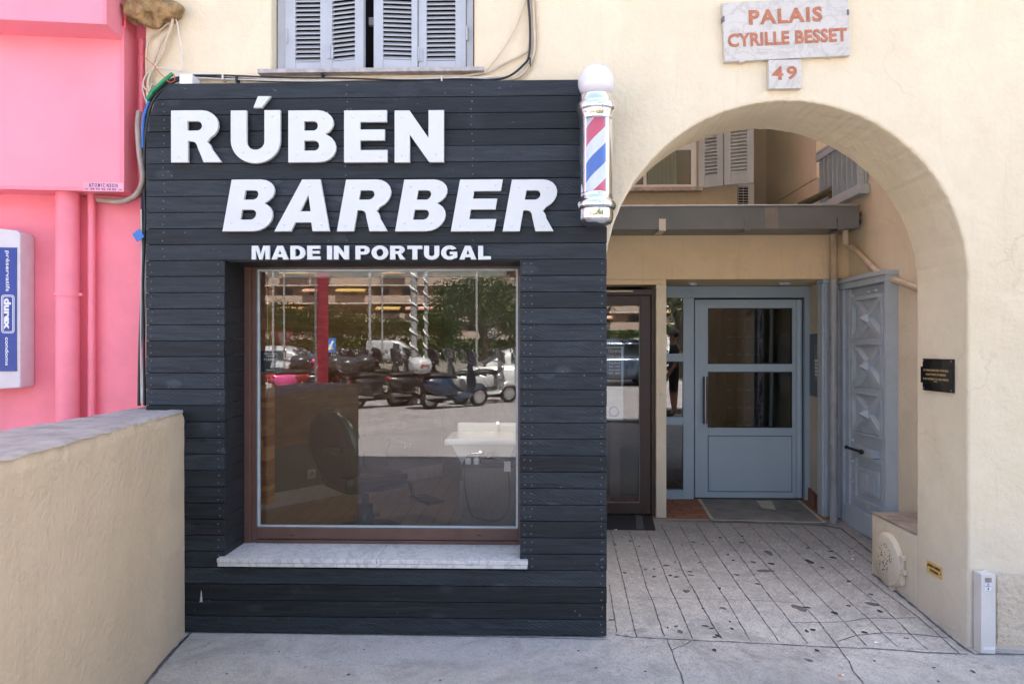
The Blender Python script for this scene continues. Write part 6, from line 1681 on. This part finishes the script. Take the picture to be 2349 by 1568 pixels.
# hedge belt
random.seed(30); m = MB()
for _ in range(15000):
    p = Vector((random.uniform(-45, 30), -58+random.uniform(-1, 1), random.uniform(-.1, 1.9))); a_ = Vector((random.gauss(0, 1), random.gauss(0, 1), random.gauss(0, 1))).normalized()*.19; b_ = a_.orthogonal().normalized()*.12
    m.v += [tuple(p-a_), tuple(p+b_), tuple(p+a_), tuple(p-b_)]; k = len(m.v)-4; m.f.append((k, k+1, k+2, k+3)); m.m.append(0); m.sm.append(False)
tag(m.build('hedge', LEAF), 'long dark hedge before the far apartment block', 'hedge', kind='stuff')

# far apartment block with balconies and awnings
fa = thing('far_apartment_block', 'far cream apartment block with balconies and orange striped awnings', 'building', (-8, -97, 0))
FW = plain('far_wall', (.46, .33, .26), .85, var=.05, scale=.3); FB = plain('far_balcony', (.52, .46, .42), .8, var=.05, scale=.5)
AWN = [plain('awning_orange', (.60, .28, .10), .8), plain('awning_yellow', (.55, .38, .12), .8), plain('awning_salmon', (.62, .36, .26), .8)]
FG = plain('far_window', (.06, .07, .08), .1)
MB().box(-55, 38, -105, -98, -.2, 21).build('wall', FW, fa)
random.seed(17)
for fl in range(7):
    z_ = 2.2+fl*2.65
    MB().box(-54, 37, -98, -96.2, z_-.22, z_).build('balcony_slab', FB, fa)
    MB().box(-54, 37, -96.25, -96.18, z_+.02, z_+1.0).build('balcony_railing', plain('far_railing', (.36, .27, .22), .7), fa)
    x = -52
    while x < 35:
        if len([c for c in fa.children]) < 150:
            MB().box(x, x+2.2, -97.99, -97.9, z_+.05, z_+2.1).build('window', FG, fa)
            if random.random() < .42:
                w2 = random.choice((2.8, 3.6, 4.4)); m = MB()
                m.add([(x-.3, -97.9, z_+2.35), (x-.3+w2, -97.9, z_+2.35), (x-.3+w2, -95.4, z_+1.75), (x-.3, -95.4, z_+1.75), (x-.3, -95.4, z_+1.5), (x-.3+w2, -95.4, z_+1.5)], [(0, 1, 2, 3), (3, 2, 5, 4)], 0)
                m.build('awning', random.choice(AWN), fa)
        x += random.uniform(4.2, 5.4)
MB().box(-30, -24, -105, -97.0, 21.003, 24).build('lift_tower', FB, fa)
side_b = thing('far_corner_building', 'far pale building with flat roof left of the apartment block', 'building', (-80, -70, 0)); MB().box(-95, -62, -95, -60, -.2, 17).build('wall', FW, side_b)
for fl in range(5): MB().box(-62, -61.9, -92, -62, 2+fl*3.0, 3.4+fl*3.0).build('window_band', FG, side_b)
side_c = thing('far_corner_building', 'far cream building on the right of the apartment block', 'building', (70, -60, 0)); MB().box(48, 85, -90, -45, -.2, 15).build('wall', FW, side_c)
for fl in range(4): MB().box(47.9, 48, -88, -47, 2+fl*3.2, 3.5+fl*3.2).build('window_band', FG, side_c)
v = mir(719, 12.5); cb_ = thing('crimson_banner', 'tall crimson vertical banner on a pole mirrored in the left of the display window', 'banner', v)
MB().tube([v, v+Vector((0, 0, 3.9))], .022, 10).build('pole', POSTM_ if False else RIM, cb_)
MB().sheet((v+Vector((.03, .0, .7)), v+Vector((.24, .02, .7)), v+Vector((.24, .0, 3.85)), v+Vector((.03, 0, 3.85))), 8, 24, lambda u, w_, p: p+Vector((0, .012*math.sin(u*7+w_*9), 0))).build('cloth', CRIM, cb_)
# posts, lights and signs
def post(label, px, d, h, r_, mat, twist=False, arm_=False):
    v = mir(px, d); t = thing('lamp_post', label, 'post', v, 'posts across the road'); m = MB()
    m.tube([v, v+Vector((0, 0, h))], [r_, r_*.8], 12); m.build('pole', mat, t)
    if twist:
        pts = [v+Vector(((r_+.012)*math.cos(k*.7), (r_+.012)*math.sin(k*.7), .3+k*.045)) for k in range(int((h-.4)/.045))]; MB().tube(pts, .022, 6).build('light_rope', WHITE, t)
    if arm_:
        MB().box(v.x-1.1, v.x+.2, v.y-.1, v.y+.1, v.z+h, v.z+h+.1, bev=.02).build('lamp_head', RIM, t)
POSTM = plain('post_grey', (.34, .34, .35), .4, .3)
post('thick pole wound with a light rope, left one of the pair', 948, 19, 7, .10, POSTM, True); post('slimmer pole wound with a light rope, right one of the pair', 976, 21, 8, .06, POSTM, True)
post('double armed street lamp left of the rope wound poles', 846, 36, 9, .08, POSTM, False, True); post('slim grey mast at the far left', 620, 24, 9, .04, POSTM); post('slim grey mast leaning beside the far left mast', 646, 25, 9, .035, POSTM); post('tall slim street lamp on the far right', 1093, 26, 8, .05, POSTM, False, True); post('plain steel mast behind the light grey van', 875, 40, 9, .06, POSTM)
v = mir(1118, 36); sp_ = thing('direction_signs', 'post with four white arrow shaped direction signs', 'sign', v); MB().tube([v, v+Vector((0, 0, 3.4))], .04, 10).build('pole', POSTM, sp_)
for i, s in enumerate(('Nice Centre', 'Aéroport', 'Gare', 'Cimetière')):
    z_ = v.z+3.2-i*.36; fr_2 = frame((v.x+.2, v.y+.06, z_), (-1, 0, 0), (0, 0, 1))
    m = MB(); m.add([(.42, -.15, 0), (-.32, -.15, 0), (-.44, 0, 0), (-.32, .15, 0), (.42, .15, 0), (.42, -.15, .02), (-.32, -.15, .02), (-.44, 0, .02), (-.32, .15, .02), (.42, .15, .02)], [(0, 1, 2, 3, 4), (9, 8, 7, 6, 5), (5, 6, 1, 0), (6, 7, 2, 1), (7, 8, 3, 2), (8, 9, 4, 3), (9, 5, 0, 4)], 0, fr_2)
    if i == 3: text(m, 'Cimetière', .5, .09, fr_2 @ Matrix.Translation((-.05, .06, .021)), .001, .01, 1); text(m, 'St Barthélemy', .56, .09, fr_2 @ Matrix.Translation((-.05, -.06, .021)), .001, .01, 1)
    m.build('arrow_board', [plain('arrow_board_white', (.5, .5, .5), .6), INK], sp_)
v = mir(645, 27); yv = thing('give_way_sign', 'red and white triangular give way sign on a post', 'sign', v); MB().tube([v, v+Vector((0, 0, 2.2))], .03, 10).build('pole', POSTM, yv)
m = MB(); fr_2 = frame((v.x, v.y+.04, v.z+1.95), (-1, 0, 0), (0, 0, 1)); m.add([(-.42, .24, 0), (.42, .24, 0), (0, -.48, 0), (-.42, .24, .015), (.42, .24, .015), (0, -.48, .015)], [(0, 1, 2), (3, 5, 4), (0, 3, 4, 1), (1, 4, 5, 2), (2, 5, 3, 0)], 0, fr_2); m.add([(-.27, .16, .018), (.27, .16, .018), (0, -.31, .018)], [(0, 2, 1)], 1, fr_2)
m.build('triangle_board', [plain('sign_red_shaded', (.16, .02, .03), .5), plain('sign_white_shaded', (.10, .09, .09), .6)], yv)  # red rim and white centre darkened in colour for the shaded side
v = mir(757, 33); bs = thing('blue_arrow_sign', 'blue rectangular road sign with a white arrow', 'sign', v); MB().tube([v, v+Vector((0, 0, 1.9))], .03, 8).build('pole', POSTM, bs)
fr_2 = frame((v.x, v.y+.04, v.z+1.6), (-1, 0, 0), (0, 0, 1)); m = MB().box(-.22, .22, -.35, .35, 0, .02, fr_2); m.add([(-.12, .2, .022), (-.05, .26, .022), (.08, -.02, .022), (.15, .05, .022), (.15, -.24, .022), (-.12, -.16, .022), (-.02, -.10, .022)], [(0, 6, 2, 1), (2, 5, 4, 3)], 1, fr_2); m.build('board', [BLUE, WHITE], bs)
